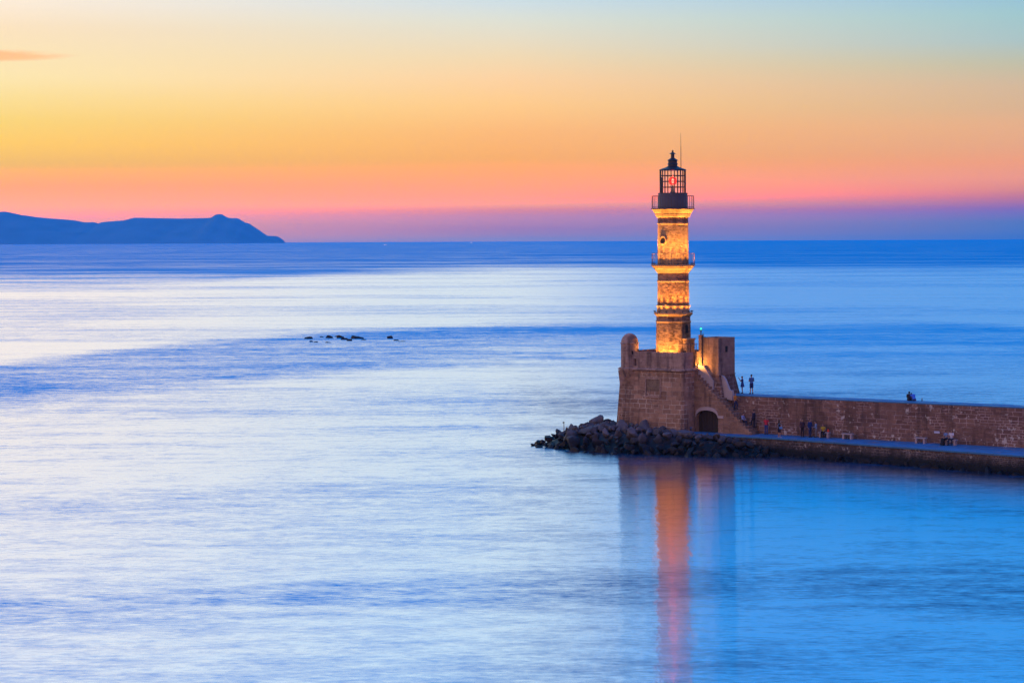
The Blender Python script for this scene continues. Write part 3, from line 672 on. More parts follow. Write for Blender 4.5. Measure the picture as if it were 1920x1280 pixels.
    mb = MB(); mb.obox(pc + Vector((0, 0, 10.52)), d * .40, t_ * .66, Vector((0, 0, .066))); mb.obox(pc + Vector((0, 0, 9.95)), d * .37, t_ * .61, Vector((0, 0, .05))); mb.build('cap', M['trim'], p_)
    mb = MB(); mb.obox(pc - t_ * .58 + Vector((0, 0, 8.62)), d * .2, t_ * .012, Vector((0, 0, .8))); mb.build('door', M['wood'], p_)
    # floodlights
    def fixture(p, aim):
        mb = MB(); p = Vector(p); dd = (Vector(aim) - p).normalized(); u = dd.orthogonal().normalized(); v = dd.cross(u)
        mb.obox(p - dd * .10, u * .07, v * .07, dd * .05); mb.tube(p - dd * .15, p - Vector((0, 0, .16)) - dd * .12, .02)
        mb.build('floodlight', M['lampbody'], r)
    def flood(p, aim, w, cone):
        fixture(p, aim); spot('flood', Vector(p), aim, w, cone, .95, parent=r)
    for (x, y), k in (((15.45, 222.35), 1.0), ((14.2, 223.15), 1.0), ((13.15, 224.9), .8), ((14.2, 227.3), .5)):
        v = Vector((TX - x, TY - y, 0)).normalized()
        aim = Vector((x, y, 0)) + v * .9 + Vector((0, 0, 11.2))
        flood((x, y, FLOOR + .25), aim, K_LOW * k * .22, 110)
        spot('beam', (x, y, FLOOR + .26), aim, K_LOW * k * 2.5, 64, 1.0, parent=r)
    for k in range(14):
        a = -90 + 360 / 14 * k
        flood(wall_pt(a, 1.84, 13.28), wall_pt(a, 1.64, 15.4), K_MID * .45, 120)
        spot('beam', wall_pt(a, 1.84, 13.29), wall_pt(a, 1.70, 17.2), K_MID * 9, 48, 1.0, parent=r)
    for k in range(14):
        a = -90 + 360 / 14 * k + 10
        flood(wall_pt(a, 2.02, 17.92), wall_pt(a, 1.66, 20.8), K_TOP * .95, 115)
        spot('beam', wall_pt(a, 2.02, 17.93), wall_pt(a, 1.75, 22.6), K_TOP * 12, 50, 1.0, parent=r)
    # up-light for the block
    p = W(-.3, .12, FLOOR + .25); q = W(1.0, .9, 9.0)
    fixture(p, q); spot('flood', p, q, 760, 140, .9, parent=r)
    flood((13.9, 224.2, FLOOR + 1.4), (11.5, 224.6, 10.5), 420, 66)
    flood((13.0, 223.75, FLOOR + .3), (12.35, 223.75, 8.35), 14, 120)
lighthouse()

# thin steel handrail and pole between tower and square turret
def handrail():
    r = thing('handrail', 'thin metal handrail between the tower and the square turret', 'railing', W(-.2, .2, FLOOR))
    for s_, n_ in ((-.62, .35), (-.1, .55)):
        mb = MB(); mb.tube(W(s_, n_, FLOOR), W(s_, n_, 10.12), .035); mb.build('post', M['rail'], r)
    for z in (10.1, 9.1):
        mb = MB(); mb.tube(W(-.62, .35, z), W(.02, .62, z), .022); mb.build('rail', M['rail'], r)
handrail()

# green harbour light on the pilaster
def beacon():
    p = W(.19, .96, 10.931)
    r = thing('harbour_beacon', 'small green harbour light glowing on a post above the square turret', 'beacon', p)
    mb = MB(); mb.tube(p, p + Vector((0, 0, .42)), .055, seg=10); mb.tube(p + Vector((0, 0, .40)), p + Vector((0, 0, .48)), .12, seg=12); mb.build('post', M['lampbody'], r)
    mb = MB(); mb.ball(p + Vector((0, 0, .60)), .11, 12, (1, 1, 1.1)); mb.build('lamp', emissive('green_lamp', (.06, .8, .55), 1.6), r)
    mb = MB(); mb.tube(p + Vector((0, 0, .72)), p + Vector((0, 0, .77)), .10, .03, 10); mb.build('cap', M['lampbody'], r)
    l = bpy.data.lights.new('green_glow', 'POINT'); l.energy = 1.5; l.color = (.1, 1, .7); l.shadow_soft_size = .1
    o = bpy.data.objects.new('green_glow', l); C.objects.link(o); o.parent = r; o.location = (-.02, -.18, .6)
    q = W(.42, .98, 10.685)
    o = thing('vent_pipe', 'short dark pipe standing on the turret rim beside the green light', 'pipe', q)
    mb = MB(); mb.tube(q, q + Vector((0, 0, .42)), .05, .04); mb.build('pipe', M['lampbody'], o)
    mb = MB(); mb.sbox(.36, .62, .91, 1.16, 10.684, 10.76); mb.build('base', M['lampbody'], o)
beacon()

# ------------------------------------------------------------------ boulders
def rock_mat(name, base, dark, z0, z1):
    m, t, out = mat_new(name)
    g = node(t, 'ShaderNodeNewGeometry'); oi = node(t, 'ShaderNodeObjectInfo'); tc = node(t, 'ShaderNodeTexCoord')
    n1 = node(t, 'ShaderNodeTexNoise', i_Scale=2.2, i_Detail=6.0, i_Roughness=.65); t.links.new(g.outputs['Position'], n1.inputs['Vector'])
    n2 = node(t, 'ShaderNodeTexNoise', i_Scale=9.0, i_Detail=4.0, i_Roughness=.7); t.links.new(g.outputs['Position'], n2.inputs['Vector'])
    c = mixc(t, n1.outputs[0], tuple(x * .55 for x in base), tuple(x * 1.45 for x in base))
    c = mixc(t, .8, c, mixc(t, oi.outputs['Random'], (.5, .48, .47), (1.25, 1.2, 1.2)), 'MULTIPLY')
    sp = node(t, 'ShaderNodeSeparateXYZ'); t.links.new(g.outputs['Position'], sp.inputs[0])
    zz = math_(t, 'ADD', sp.outputs[2], math_(t, 'MULTIPLY', math_(t, 'SUBTRACT', n1.outputs[0], .5), .8))
    wet = mapr(t, zz, z0, z1, 1.0, 0.0)
    c = mixc(t, wet, c, dark)
    b = node(t, 'ShaderNodeBsdfPrincipled'); b.inputs['Specular IOR Level'].default_value = .2
    t.links.new(c, b.inputs['Base Color']); t.links.new(mapr(t, wet, 0, 1, .85, .5), b.inputs['Roughness'])
    bp = node(t, 'ShaderNodeBump'); bp.inputs['Distance'].default_value = .06; bp.inputs['Strength'].default_value = .9
    t.links.new(math_(t, 'ADD', n1.outputs[0], math_(t, 'MULTIPLY', n2.outputs[0], .6)), bp.inputs['Height']); t.links.new(bp.outputs[0], b.inputs['Normal'])
    t.links.new(b.outputs[0], out.inputs[0])
    return m
M['rock'] = rock_mat('breakwater_rock', (0.105, 0.098, 0.108), (0.010, 0.009, 0.010), .75, 2.0)
M['reef'] = rock_mat('wet_reef_rock', (0.05, 0.045, 0.045), (0.012, 0.012, 0.014), .1, .8)

def rock_mesh(seed, mat, sub=3, flat=1.0):
    bm = bmesh.new(); bmesh.ops.create_icosphere(bm, subdivisions=sub, radius=1.0)
    rng = random.Random(seed); off = Vector((rng.uniform(-50, 50), rng.uniform(-50, 50), rng.uniform(-50, 50)))
    planes = []
    for _ in range(9):
        d = Vector((rng.gauss(0, 1), rng.gauss(0, 1), rng.gauss(0, 1))).normalized(); planes.append((d, rng.uniform(.34, .78)))
    for v in bm.verts:
        p = v.co.copy()
        for d, h in planes:
            e = p.dot(d) - h
            if e > 0: p -= d * e * .97
        p *= 1 + .16 * mnoise.noise(p * 1.3 + off) + .07 * mnoise.noise(p * 3.5 + off)
        v.co = p
    me = bpy.data.meshes.new('boulder'); bm.to_mesh(me); bm.free(); me.materials.append(mat)
    for f in me.polygons: f.use_smooth = True
    me.set_sharp_from_angle(angle=R(18))
    return me

SHORE = [(1.9, 226.2), (4.1, 222.4), (7, 218.9), (10, 217.0), (14.4, 215.4), (17.7, 213.8), (21.7, 213.4), (24.5, 213.6), (25.4, 214.6), (16.9, 220.6), (10.5, 225.2), (11.5, 231.5), (8, 233.0), (4, 230.0)]
def shore_d(x, y):
    """distance inside the rock bank from its waterline"""
    n = len(SHORE); ins = False; dm = 1e9
    for i in range(n):
        (x0, y0), (x1, y1) = SHORE[i], SHORE[(i + 1) % n]
        if (y0 > y) != (y1 > y) and x < (x1 - x0) * (y - y0) / (y1 - y0) + x0: ins = not ins
        if i in (7, 8, 9, 10): continue
        t = max(0, min(1, ((x - x0) * (x1 - x0) + (y - y0) * (y1 - y0)) / ((x1 - x0) ** 2 + (y1 - y0) ** 2)))
        dm = min(dm, math.hypot(x - x0 - t * (x1 - x0), y - y0 - t * (y1 - y0)))
    return dm if ins else -dm
def bank_h(x, y):
    d = shore_d(x, y)
    if d < 0: return -1.0
    cap = 2.0 if x < 12 else 2.0 - .065 * (x - 12)
    cap = min(cap, .2 + .30 * max(0, x - 1.5))
    return min(cap, .05 + d * .62)
def boulders():
    vs, fs = [], []; nx, ny = 60, 50
    for j in range(ny):
        for i in range(nx):
            x = 0.5 + 26 * i / (nx - 1); y = 212 + 23 * j / (ny - 1)
            vs.append((x, y, bank_h(x, y) - .45 + .15 * mnoise.noise(Vector((x, y, 0)))))
    for j in range(ny - 1):
        for i in range(nx - 1): fs.append((j * nx + i, j * nx + i + 1, (j + 1) * nx + i + 1, (j + 1) * nx + i))
    me = bpy.data.meshes.new('rock_terrain'); me.from_pydata(vs, [], fs)
    tag(link('rock_terrain', me, M['rock']), 'dark rubble ground under the breakwater boulders', 'ground', kind='structure')
    ms = [rock_mesh(k, M['rock']) for k in range(14)]
    rng = random.Random(11); pts = []
    tries = 0
    while len(pts) < 238 and tries < 30000:
        tries += 1
        x, y = rng.uniform(1.0, 26), rng.uniform(212.5, 233)
        d = shore_d(x, y)
        if d < -.35: continue
        dx, dy = x - O_.x, y - O_.y; s, n = .8 * dx - .6 * dy, .6 * dx + .8 * dy
        if s > -8.0 and n > -2.45 and s < .6: continue
        if s >= .6 and n > -2.5: continue
        if y > 229.5 and x > 6 and d > 2.2: continue
        r = rng.choice((.28, .36, .45, .55, .68, .82, .98)) * (.82 if d < .3 else 1)
        if s > 1.5: r = min(r * .8, .5)
        if x < 5.5: r = min(r, .22 + .075 * x)
        if x < 2.2 and d < 0: continue
        if any(math.hypot(x - a, y - b) < .72 * (r + q) for a, b, q in pts): continue
        pts.append((x, y, r))
    for x, y, r in pts:
        z = max(bank_h(x, y), -.1) - .12 * r
        o = link('boulder', rng.choice(ms)); o.location = (x, y, z)
        o.rotation_euler = (rng.uniform(-1.2, 1.2), rng.uniform(-1.2, 1.2), rng.uniform(0, 6.28))
        o.scale = (r * rng.uniform(1.0, 1.35), r * rng.uniform(.9, 1.2), r * rng.uniform(.72, 1.0))
        if z > 1.35: tag(o, 'grey boulder on the upper slope of the breakwater below the bastion', 'boulder', 'boulders on the upper breakwater')
        elif z > .5: tag(o, 'dark boulder halfway down the slope of the breakwater', 'boulder', 'boulders on the breakwater slope')
        else: tag(o, 'black wet boulder at the waterline of the breakwater', 'boulder', 'boulders at the waterline')
boulders()

def toe():
    ms = [rock_mesh(k, M['rock']) for k in range(40, 48)]
    rng = random.Random(23); s = 9.2
    while s < 37:
        n = -1.8 - (s - 10.46) * .1367 if s > 10.46 else -1.85
        r = rng.choice((.28, .34, .42, .5)); o = link('boulder', rng.choice(ms)); o.location = W(s, n - rng.uniform(.0, .35), rng.uniform(-.15, .05))
        o.rotation_euler = (rng.uniform(-1, 1), rng.uniform(-1, 1), rng.uniform(0, 6.28)); o.scale = (r * 1.4, r, r * .8)
        tag(o, 'low black wet boulder against the foot of the quay wall', 'boulder', 'boulders along the foot of the quay wall')
        s += rng.uniform(.3, .95)
toe()

def reef():
    # centre offset from the picture axis, width and height in metres, 475 m out
    Y0 = 474.0; k = Y0 / 4320
    rows = [(578, 14.5, 5.6, 0, 'rounded black rock alone at the left end of the reef', 1), (593, 5.5, 2.2, -14, 'tiny low black rock just right of the leftmost reef rock', 2), (598, 6, 2.6, 8, 'small low black rock left of the tall pointed reef rock', 3),
            (612, 12, 6.4, 4, 'tall pointed black rock on the left half of the reef', 4), (624, 7, 2.2, 10, 'small flat black rock between two large reef rocks', 5), (634.5, 13.5, 5.6, 4, 'broad black humped rock in the middle of the reef', 6),
            (628, 8.5, 1.8, -18, 'very flat black rock in front of the middle reef rock', 7), (649, 12.5, 5.0, -4, 'black rock with a stepped top left of the long reef rock', 8), (662, 8, 3.0, -10, 'low black rock against the left end of the long reef rock', 10), (669, 22, 6.0, 0, 'longest black reef rock with a central peak', 9),
            (730.5, 10, 4.3, 0, 'black dome shaped rock apart to the right of the reef', 11), (746, 8, 1.7, -10, 'flat black rock awash right of the dome shaped reef rock', 12), (760, 12, 1.0, -14, 'thin sliver of black rock awash at the far right end of the reef', 13), (686, 8, 1.5, -6, 'low flat black rock just off the right end of the long reef rock', 14), (604, 6, 1.8, -16, 'small flat black rock in front of the tall pointed reef rock', 15)]
    for px, w, h, dy, lab, sd in rows:
        o = link('sea_rock', rock_mesh(100 + sd, M['reef']))
        hw, hh = w * k / 2, h * k
        o.location = ((px - 960) * k - .0, Y0 + dy, -.15 * hh); o.scale = (hw * 1.75, hw * 1.0, hh * 1.4); o.rotation_euler = (0, 0, sd * 1.3 % .8 - .4)
        tag(o, lab, 'rock', 'rocks awash in the bay')
reef()

# ------------------------------------------------------------------ stone benches
M['bench'] = plain('pale_bench_stone', (0.36, 0.30, 0.30), .85, var=.2, scale=5)
def bench_proto():
    r = thing('stone_bench', None, 'bench')
    mb = MB(); mb.box(-.58, .58, -.22, .22, .43, .52); mb.build('seat', M['bench'], r)
    for sx in (-1, 1):
        mb = MB(); mb.box(sx * .40 - .09, sx * .40 + .09, -.19, .19, 0, .43); mb.build('leg', M['bench'], r)
    return r
BENCHES = [(13.63, 1.10, 'plain stone bench that the figure in yellow and black sits on'), (16.15, .95, 'empty stone bench right of the seated figure in yellow and black'), (23.7, .75, 'empty stone bench left of the couple seated on the quay'), (26.85, .45, 'stone bench under the couple seated on the quay')]
pb = bench_proto()
for i, (s, n, lab) in enumerate(BENCHES):
    o = pb if i == 0 else copy_tree(pb)
    o.location = W(s, n, 1.652); o.rotation_euler = (0, 0, ANG); tag(o, lab, 'bench', 'stone benches along the wall')

# ------------------------------------------------------------------ people
def capsule(bm, p0, p1, r0, r1):
    p0, p1 = Vector(p0), Vector(p1)
    for p, r in ((p0, r0), (p1, r1)): bmesh.ops.create_icosphere(bm, subdivisions=2, radius=r, matrix=Matrix.Translation(p))
    d = p1 - p0
    if d.length < 1e-4: return
    d = d.normalized(); u = d.orthogonal().normalized(); v = d.cross(u); S = 10
    a = [bm.verts.new(p0 + (u * math.cos(t) + v * math.sin(t)) * r0) for t in (2 * math.pi * k / S for k in range(S))]
    b = [bm.verts.new(p1 + (u * math.cos(t) + v * math.sin(t)) * r1) for t in (2 * math.pi * k / S for k in range(S))]
    for k in range(S): bm.faces.new((a[k], a[(k + 1) % S], b[(k + 1) % S], b[k]))
    bm.faces.new(list(reversed(a))); bm.faces.new(b)
def ellip(bm, c, r):
    bmesh.ops.create_icosphere(bm, subdivisions=3, radius=1.0, matrix=Matrix.Translation(Vector(c)) @ Matrix.Diagonal((*r, 1)))
def loft(bm, rings):
    """rings of (centre, rx, ry): elliptical sections across the spine"""
    S = 16; L = []
    for i, (c, rx, ry) in enumerate(rings):
        c = Vector(c); t = (Vector(rings[min(i + 1, len(rings) - 1)][0]) - Vector(rings[max(i - 1, 0)][0])).normalized()
        x = Vector((1, 0, 0)); x = (x - t * x.dot(t)).normalized(); y = t.cross(x)
        L.append([bm.verts.new(c + x * rx * math.cos(a) + y * ry * math.sin(a)) for a in (2 * math.pi * k / S for k in range(S))])
    for a, b in zip(L, L[1:]):
        for k in range(S): bm.faces.new((a[k], a[(k + 1) % S], b[(k + 1) % S], b[k]))
    bm.faces.new(list(reversed(L[0]))); bm.faces.new(L[-1])
def remeshed(name, bm, mat, parent, voxel=.011):
    bmesh.ops.recalc_face_normals(bm, faces=bm.faces)
    me = bpy.data.meshes.new(name); bm.to_mesh(me); bm.free()
    o = link(name, me, mat, parent)
    md = o.modifiers.new('one_surface', 'REMESH'); md.mode = 'VOXEL'; md.voxel_size = voxel; md.use_smooth_shade = True
    return o

def stand(**k):
    P = dict(pelvis=(0, 0, .95), chest=(0, .01, 1.30), neck=(0, .0, 1.47), head=(0, .03, 1.62))
    for s, sg in (('l', -1), ('r', 1)):
        P.update({'sh' + s: (sg * .18, 0, 1.41), 'el' + s: (sg * .24, -.02, 1.13), 'wr' + s: (sg * .24, .07, .89), 'hip' + s: (sg * .09, 0, .90), 'kn' + s: (sg * .10, .02, .49), 'an' + s: (sg * .10, -.01, .08)})
    P.update(k); return P
def sit(**k):
    P = dict(pelvis=(0, 0, .60), chest=(0, .06, .95), neck=(0, .09, 1.12), head=(0, .14, 1.27))
    for s, sg in (('l', -1), ('r', 1)):
        P.update({'sh' + s: (sg * .18, .07, 1.06), 'el' + s: (sg * .23, .14, .80), 'wr' + s: (sg * .14, .34, .70), 'hip' + s: (sg * .10, .02, .58), 'kn' + s: (sg * .12, .44, .55), 'an' + s: (sg * .12, .44, .09)})
    P.update(k); return P
def lerp(a, b, t): return Vector(a) + (Vector(b) - Vector(a)) * t

SKIN = plain('skin', (0.34, 0.19, 0.135), .6, var=.06); HAIRD = plain('dark_hair', (0.018, 0.013, 0.012), .6, var=.2); HAIRB = plain('brown_hair', (0.05, 0.032, 0.022), .6, var=.2)
CLOTH = {}
def cloth(c):
    if c not in CLOTH: CLOTH[c] = plain('woven_cloth', c, .9, var=.12, scale=9)
    return CLOTH[c]
def person(label, loc, rz, P, wear, h=1.75, long_hair=False, hair=None, group=None, female=False):
    k = h / 1.75
    root = thing('person', label, 'person', loc, rz, group); root.scale = (k, k, k)
    wd = .93 if female else 1.0
    spine = [(P['pelvis'], .155, .105), (lerp(P['pelvis'], P['chest'], .45), .125 * wd, .09), (P['chest'], .165 * wd, .11), (lerp(P['chest'], P['neck'], .72), .15 * wd, .085), (P['neck'], .058, .058)]
    bm = bmesh.new()
    ellip(bm, lerp(P['pelvis'], P['chest'], -.08), (.16, .115, .12)); loft(bm, spine)
    capsule(bm, P['neck'], lerp(P['neck'], P['head'], .55), .056, .052)
    H = Vector(P['head']); fw = Vector(P.get('look', (0, 1, 0))).normalized(); rt = fw.cross(Vector((0, 0, 1))).normalized(); up = rt.cross(fw)
    ellip(bm, H + up * .03, (.075, .092, .085)); capsule(bm, H - up * .05 + fw * .015, H - up * .075 + fw * .045, .058, .034)
    capsule(bm, H + fw * .088 + up * .012, H + fw * .105 - up * .022, .011, .015)
    for sg in (-1, 1):
        ellip(bm, H + fw * .078 + rt * sg * .032 + up * .012, (.014, .012, .010)); ellip(bm, H + rt * sg * .078 - fw * .005, (.012, .022, .032))
    ellip(bm, H + fw * .082 - up * .048, (.024, .010, .008))
    for s, sg in (('l', -1), ('r', 1)):
        capsule(bm, P['sh' + s], P['el' + s], .050, .038); capsule(bm, P['el' + s], P['wr' + s], .038, .025)
        capsule(bm, P['hip' + s], P['kn' + s], .082, .054); capsule(bm, P['kn' + s], lerp(P['kn' + s], P['an' + s], .35), .052, .054); capsule(bm, lerp(P['kn' + s], P['an' + s], .35), P['an' + s], .054, .036)
        A = Vector(P['an' + s]); toe = A + Vector((sg * .03, .15, -.045)); capsule(bm, A + Vector((0, -.03, -.035)), toe, .040, .034)
        # hand: palm, four fingers and a thumb, softly curled
        w = Vector(P['wr' + s]); dr = (w - Vector(P['el' + s])).normalized(); sd = dr.cross(Vector((0, 1, 0)))
        sd = sd.normalized() if sd.length > .1 else Vector((1, 0, 0)); cu = sd.cross(dr)
        if cu.y < 0: cu = -cu
        pc = w + dr * .075; capsule(bm, w, pc, .024, .030); capsule(bm, pc - sd * .02, pc + sd * .02, .022, .022)
        for j, ln in enumerate((.062, .072, .068, .052)):
            b0 = pc + sd * (-.03 + .02 * j) + dr * .012; b1 = b0 + dr * ln * .55 + cu * ln * .15; b2 = b1 + dr * ln * .35 + cu * ln * .45
            capsule(bm, b0, b1, .010, .009); capsule(bm, b1, b2, .009, .0075)
        tb = w + dr * .03 + sd * sg * .022; t1 = tb + dr * .035 + sd * sg * .026 + cu * .015; capsule(bm, tb, t1, .012, .010); capsule(bm, t1, t1 + dr * .03 + cu * .012, .010, .008)
    remeshed('body', bm, SKIN, root, .0085)
    # hair
    bm = bmesh.new(); ellip(bm, H + up * .048 - fw * .022, (.086, .092, .082))
    if long_hair: capsule(bm, H - fw * .05 + up * .02, H - fw * .075 - up * .2, .08, .06); capsule(bm, H - fw * .075 - up * .2, H - fw * .07 - up * .34, .06, .035)
    remeshed('hair', bm, hair or HAIRD, root)
    for kind, c in wear.items():
        bm = bmesh.new(); g = .018
        if kind in ('top', 'shirt', 'jacket', 'dress'):
            loft(bm, [(lerp(P['pelvis'], P['chest'], -.05), .165, .125)] + [(p, a + g, b + g) for p, a, b in spine[:-1]] + [(lerp(P['chest'], P['neck'], .95), .075, .07)])
            for s in 'lr':
                e = P['el' + s] if kind in ('shirt', 'jacket') else lerp(P['sh' + s], P['el' + s], .55)
                capsule(bm, P['sh' + s], e, .062, .052)
                if kind in ('shirt', 'jacket'): capsule(bm, e, lerp(P['el' + s], P['wr' + s], .88), .050, .036)
        if kind == 'dress':
            pv = Vector(P['pelvis']); loft(bm, [(pv + Vector((0, 0, .12)), .15, .12), (pv, .19, .15), (pv - Vector((0, 0, .16)), .225, .19), (pv - Vector((0, 0, .30)), .25, .21)])
        if kind in ('trousers', 'shorts'):
            ellip(bm, lerp(P['pelvis'], P['chest'], -.06), (.172, .128, .13))
            for s in 'lr':
                capsule(bm, P['hip' + s], P['kn' + s] if kind == 'trousers' else lerp(P['hip' + s], P['kn' + s], .8), .096, .07 if kind == 'trousers' else .088)
                if kind == 'trousers': capsule(bm, P['kn' + s], lerp(P['kn' + s], P['an' + s], .93), .069, .056)
        if kind == 'skirt':   # long skirt of a seated woman, over the knees to the ankles
            ellip(bm, P['pelvis'], (.18, .14, .13))
            for s in 'lr': capsule(bm, P['hip' + s], P['kn' + s], .11, .11); capsule(bm, P['kn' + s], lerp(P['kn' + s], P['an' + s], .92), .11, .15)
            capsule(bm, lerp(P['knl'], P['knr'], .5), lerp(P['anl'], P['anr'], .5), .13, .15)
        remeshed(kind, bm, cloth(c), root)
    for s, sg in (('l', -1), ('r', 1)):
        bm = bmesh.new(); A = Vector(P['an' + s]); capsule(bm, A + Vector((0, -.035, -.034)), A + Vector((sg * .03, .165, -.044)), .046, .038)
        remeshed('shoe', bm, cloth(wear_shoe.get(label, (.03, .03, .035))), root)
    return root
wear_shoe = {}
QZ = 1.652; TOPZ = 5.222
toward = ANG + math.pi          # local +y turned to face the quay edge
PEOPLE = 'people on the harbour wall and quay'
def hold(name, label, cat, at_, size, c, mats=None):
    o = thing(name, label, cat, at_)
    return o
# woman photographing from the wall, facing left along the coast
pz = stand(ell=(-.21, .17, 1.25), wrl=(-.07, .33, 1.50), elr=(.21, .19, 1.24), wrr=(.06, .34, 1.50), knl=(-.07, .03, .49), knr=(.07, .03, .49), anl=(-.06, -.01, .08), anr=(.06, .0, .08))
person('woman in a short blue dress raising a phone to take a picture on the wall', W(3.02, 3.95, TOPZ), R(75), pz, {'dress': (0.03, 0.05, 0.20)}, 1.68, hair=HAIRB, group=PEOPLE, female=True)
def phone():
    c = W(3.02, 3.95, TOPZ) + Vector((-.40, .10, 1.53)); o = thing('phone', 'black phone held up by the woman in the blue dress', 'phone', c)
    mb = MB(); mb.obox(c, Vector((.01, .037, 0)), Vector((-.004, .001, 0)), Vector((0, 0, .075))); mb.build('body', M['lampbody'], o)
    mb = MB(); mb.obox(c + Vector((.0045, -.001, 0)), Vector((.009, .034, 0)), Vector((-.001, .0003, 0)), Vector((0, 0, .068))); mb.build('screen', plain('phone_glass', (.02, .02, .03), .1), o)
phone()
pz = stand(ell=(-.27, .02, 1.14), wrl=(-.02, .20, 1.17), elr=(.27, .02, 1.14), wrr=(.04, .21, 1.12), anl=(-.12, 0, .08), anr=(.13, .02, .08))
person('tall man in shorts with arms folded standing on the wall', W(4.05, 3.95, TOPZ), R(25), pz, {'top': (0.05, 0.12, 0.30), 'shorts': (0.02, 0.03, 0.12)}, 1.88, group=PEOPLE)
# couple sitting on the sea side of the walkway
low = dict(knl=(-.12, .36, .42), anl=(-.12, .45, .08), knr=(.12, .38, .42), anr=(.12, .47, .08))
def ground_sit(**k):
    P = sit(**{kk: (v[0], v[1], v[2]) for kk, v in {}.items()})
    for q in P: P[q] = (P[q][0], P[q][1], P[q][2] - .46) if not q.startswith(('kn', 'an')) else P[q]
    P.update(low); P.update(k); return P
person('dark haired woman in black sitting on top of the wall', W(21.05, 3.6, TOPZ), ANG + .15, ground_sit(head=(.03, .10, .80), neck=(0, .06, .66)), {'jacket': (0.02, 0.018, 0.022), 'trousers': (0.02, 0.02, 0.03)}, 1.66, long_hair=True, group=PEOPLE, female=True)
person('man in a bright blue shirt bending over beside the woman on the wall', W(21.62, 3.62, TOPZ), ANG + .9, ground_sit(chest=(-.02, .22, .46), neck=(-.05, .36, .56), head=(-.1, .46, .58), shl=(-.2, .30, .54), shr=(.16, .30, .54), ell=(-.26, .42, .34), elr=(.22, .42, .34), wrl=(-.12, .5, .22), wrr=(.12, .5, .24)), {'shirt': (0.05, 0.16, 0.62), 'trousers': (0.03, 0.05, 0.16)}, 1.78, group=PEOPLE)
# on the stairs
def step_z(s): return 7.1 - int(s / .32) * .2725
pz = stand(knl=(-.1, .20, .55), anl=(-.1, .16, .16), anr=(.1, -.05, .08), knr=(.1, .03, .49), ell=(-.24, .1, 1.14), wrl=(-.2, .28, 1.05))
person('person in an orange top and dark jeans walking down the stairs', W(3.98, 1.0, step_z(3.98) + .0), ANG - math.pi / 2, pz, {'top': (0.55, 0.22, 0.04), 'trousers': (0.02, 0.03, 0.09)}, 1.66, group=PEOPLE)
person('person in a pale blue shirt sitting on the lower stairs', W(5.0, .62, step_z(5.2) - .42), ANG - math.pi / 2, sit(), {'shirt': (0.25, 0.30, 0.50), 'trousers': (0.02, 0.02, 0.05)}, 1.66, group=PEOPLE)
person('person in dark clothes climbing near the foot of the stairs', W(5.95, 1.15, step_z(5.95)), ANG + math.pi / 2, stand(knl=(-.1, .20, .60), anl=(-.1, .22, .34)), {'jacket': (0.03, 0.03, 0.06), 'trousers': (0.02, 0.02, 0.04)}, 1.74, group=PEOPLE)
# along the quay
person('person in a red top and blue jeans beside the foot of the stairs', W(7.35, 1.1, QZ), toward + .5, stand(ell=(-.3, .06, 1.16), wrl=(-.34, .22, 1.0)), {'top': (0.50, 0.03, 0.05), 'trousers': (0.03, 0.06, 0.20)}, 1.66, group=PEOPLE)
wear_shoe['woman with long black hair in dark shorts near the edge of the quay'] = (0.5, 0.5, 0.5)
person('woman with long black hair in dark shorts near the edge of the quay', W(10.17, -1.3, QZ), toward + math.pi - .3, stand(wrr=(.24, .12, .95), anl=(-.13, 0, .08), anr=(.11, 0, .08)), {'top': (0.02, 0.018, 0.025), 'shorts': (0.015, 0.015, 0.03)}, 1.66, long_hair=True, group=PEOPLE, female=True)
def handbag():
    c = W(10.17, -1.3, QZ) + Vector((.13, -.24, .93)); o = thing('handbag', 'small blue shoulder bag hanging at the side of the long haired woman', 'bag', c)
    mb = MB(); mb.obox(c, Vector((.14, 0, 0)), Vector((0, .045, 0)), Vector((0, 0, .10))); mb.build('pouch', cloth((0.10, 0.25, 0.55)), o)
    mb = MB(); mb.torus(c + Vector((-.10, .05, .22)), (0, 1, .15), .17, .012, 18, 6); mb.build('strap', cloth((0.35, 0.45, 0.6)), o)
handbag()
person('person in dark brown clothes standing close to the wall', W(11.6, .5, QZ), toward + .9, stand(), {'jacket': (0.05, 0.025, 0.035), 'trousers': (0.03, 0.02, 0.025)}, 1.70, group=PEOPLE)
person('person in a dark blue coat facing the others by the bench', W(12.35, .62, QZ), toward + 1.3, stand(ell=(-.26, .02, 1.14)), {'jacket': (0.015, 0.04, 0.16), 'trousers': (0.015, 0.03, 0.10)}, 1.72, group=PEOPLE)
person('person in a pale blue shirt and grey trousers beside the bench', W(12.92, .75, QZ), toward - .9, stand(head=(0, .06, 1.58), ell=(-.22, .10, 1.15), wrl=(-.10, .30, 1.10)), {'shirt': (0.16, 0.26, 0.42), 'trousers': (0.16, 0.15, 0.16)}, 1.55, group=PEOPLE)
person('person in yellow and black sitting on the first bench', W(13.55, 1.02, QZ), toward + .25, sit(), {'top': (0.40, 0.30, 0.03), 'trousers': (0.015, 0.015, 0.02)}, 1.62, group=PEOPLE)
def red_bag():
    c = W(14.02, 1.1, QZ + .521); o = thing('small_bag', 'small red bag lying on the bench beside the figure in yellow', 'bag', c)
    bm = bmesh.new(); ellip(bm, (0, 0, .12), (.11, .08, .13)); capsule(bm, (0, 0, .2), (0, 0, .3), .04, .02)
    x = remeshed('pouch', bm, cloth((0.65, 0.06, 0.03)), o)
    mb = MB(); mb.torus(c + Vector((0, 0, .30)), (0, 1, 0), .06, .009, 14, 5); mb.build('handle', cloth((0.3, 0.03, 0.02)), o)
red_bag()
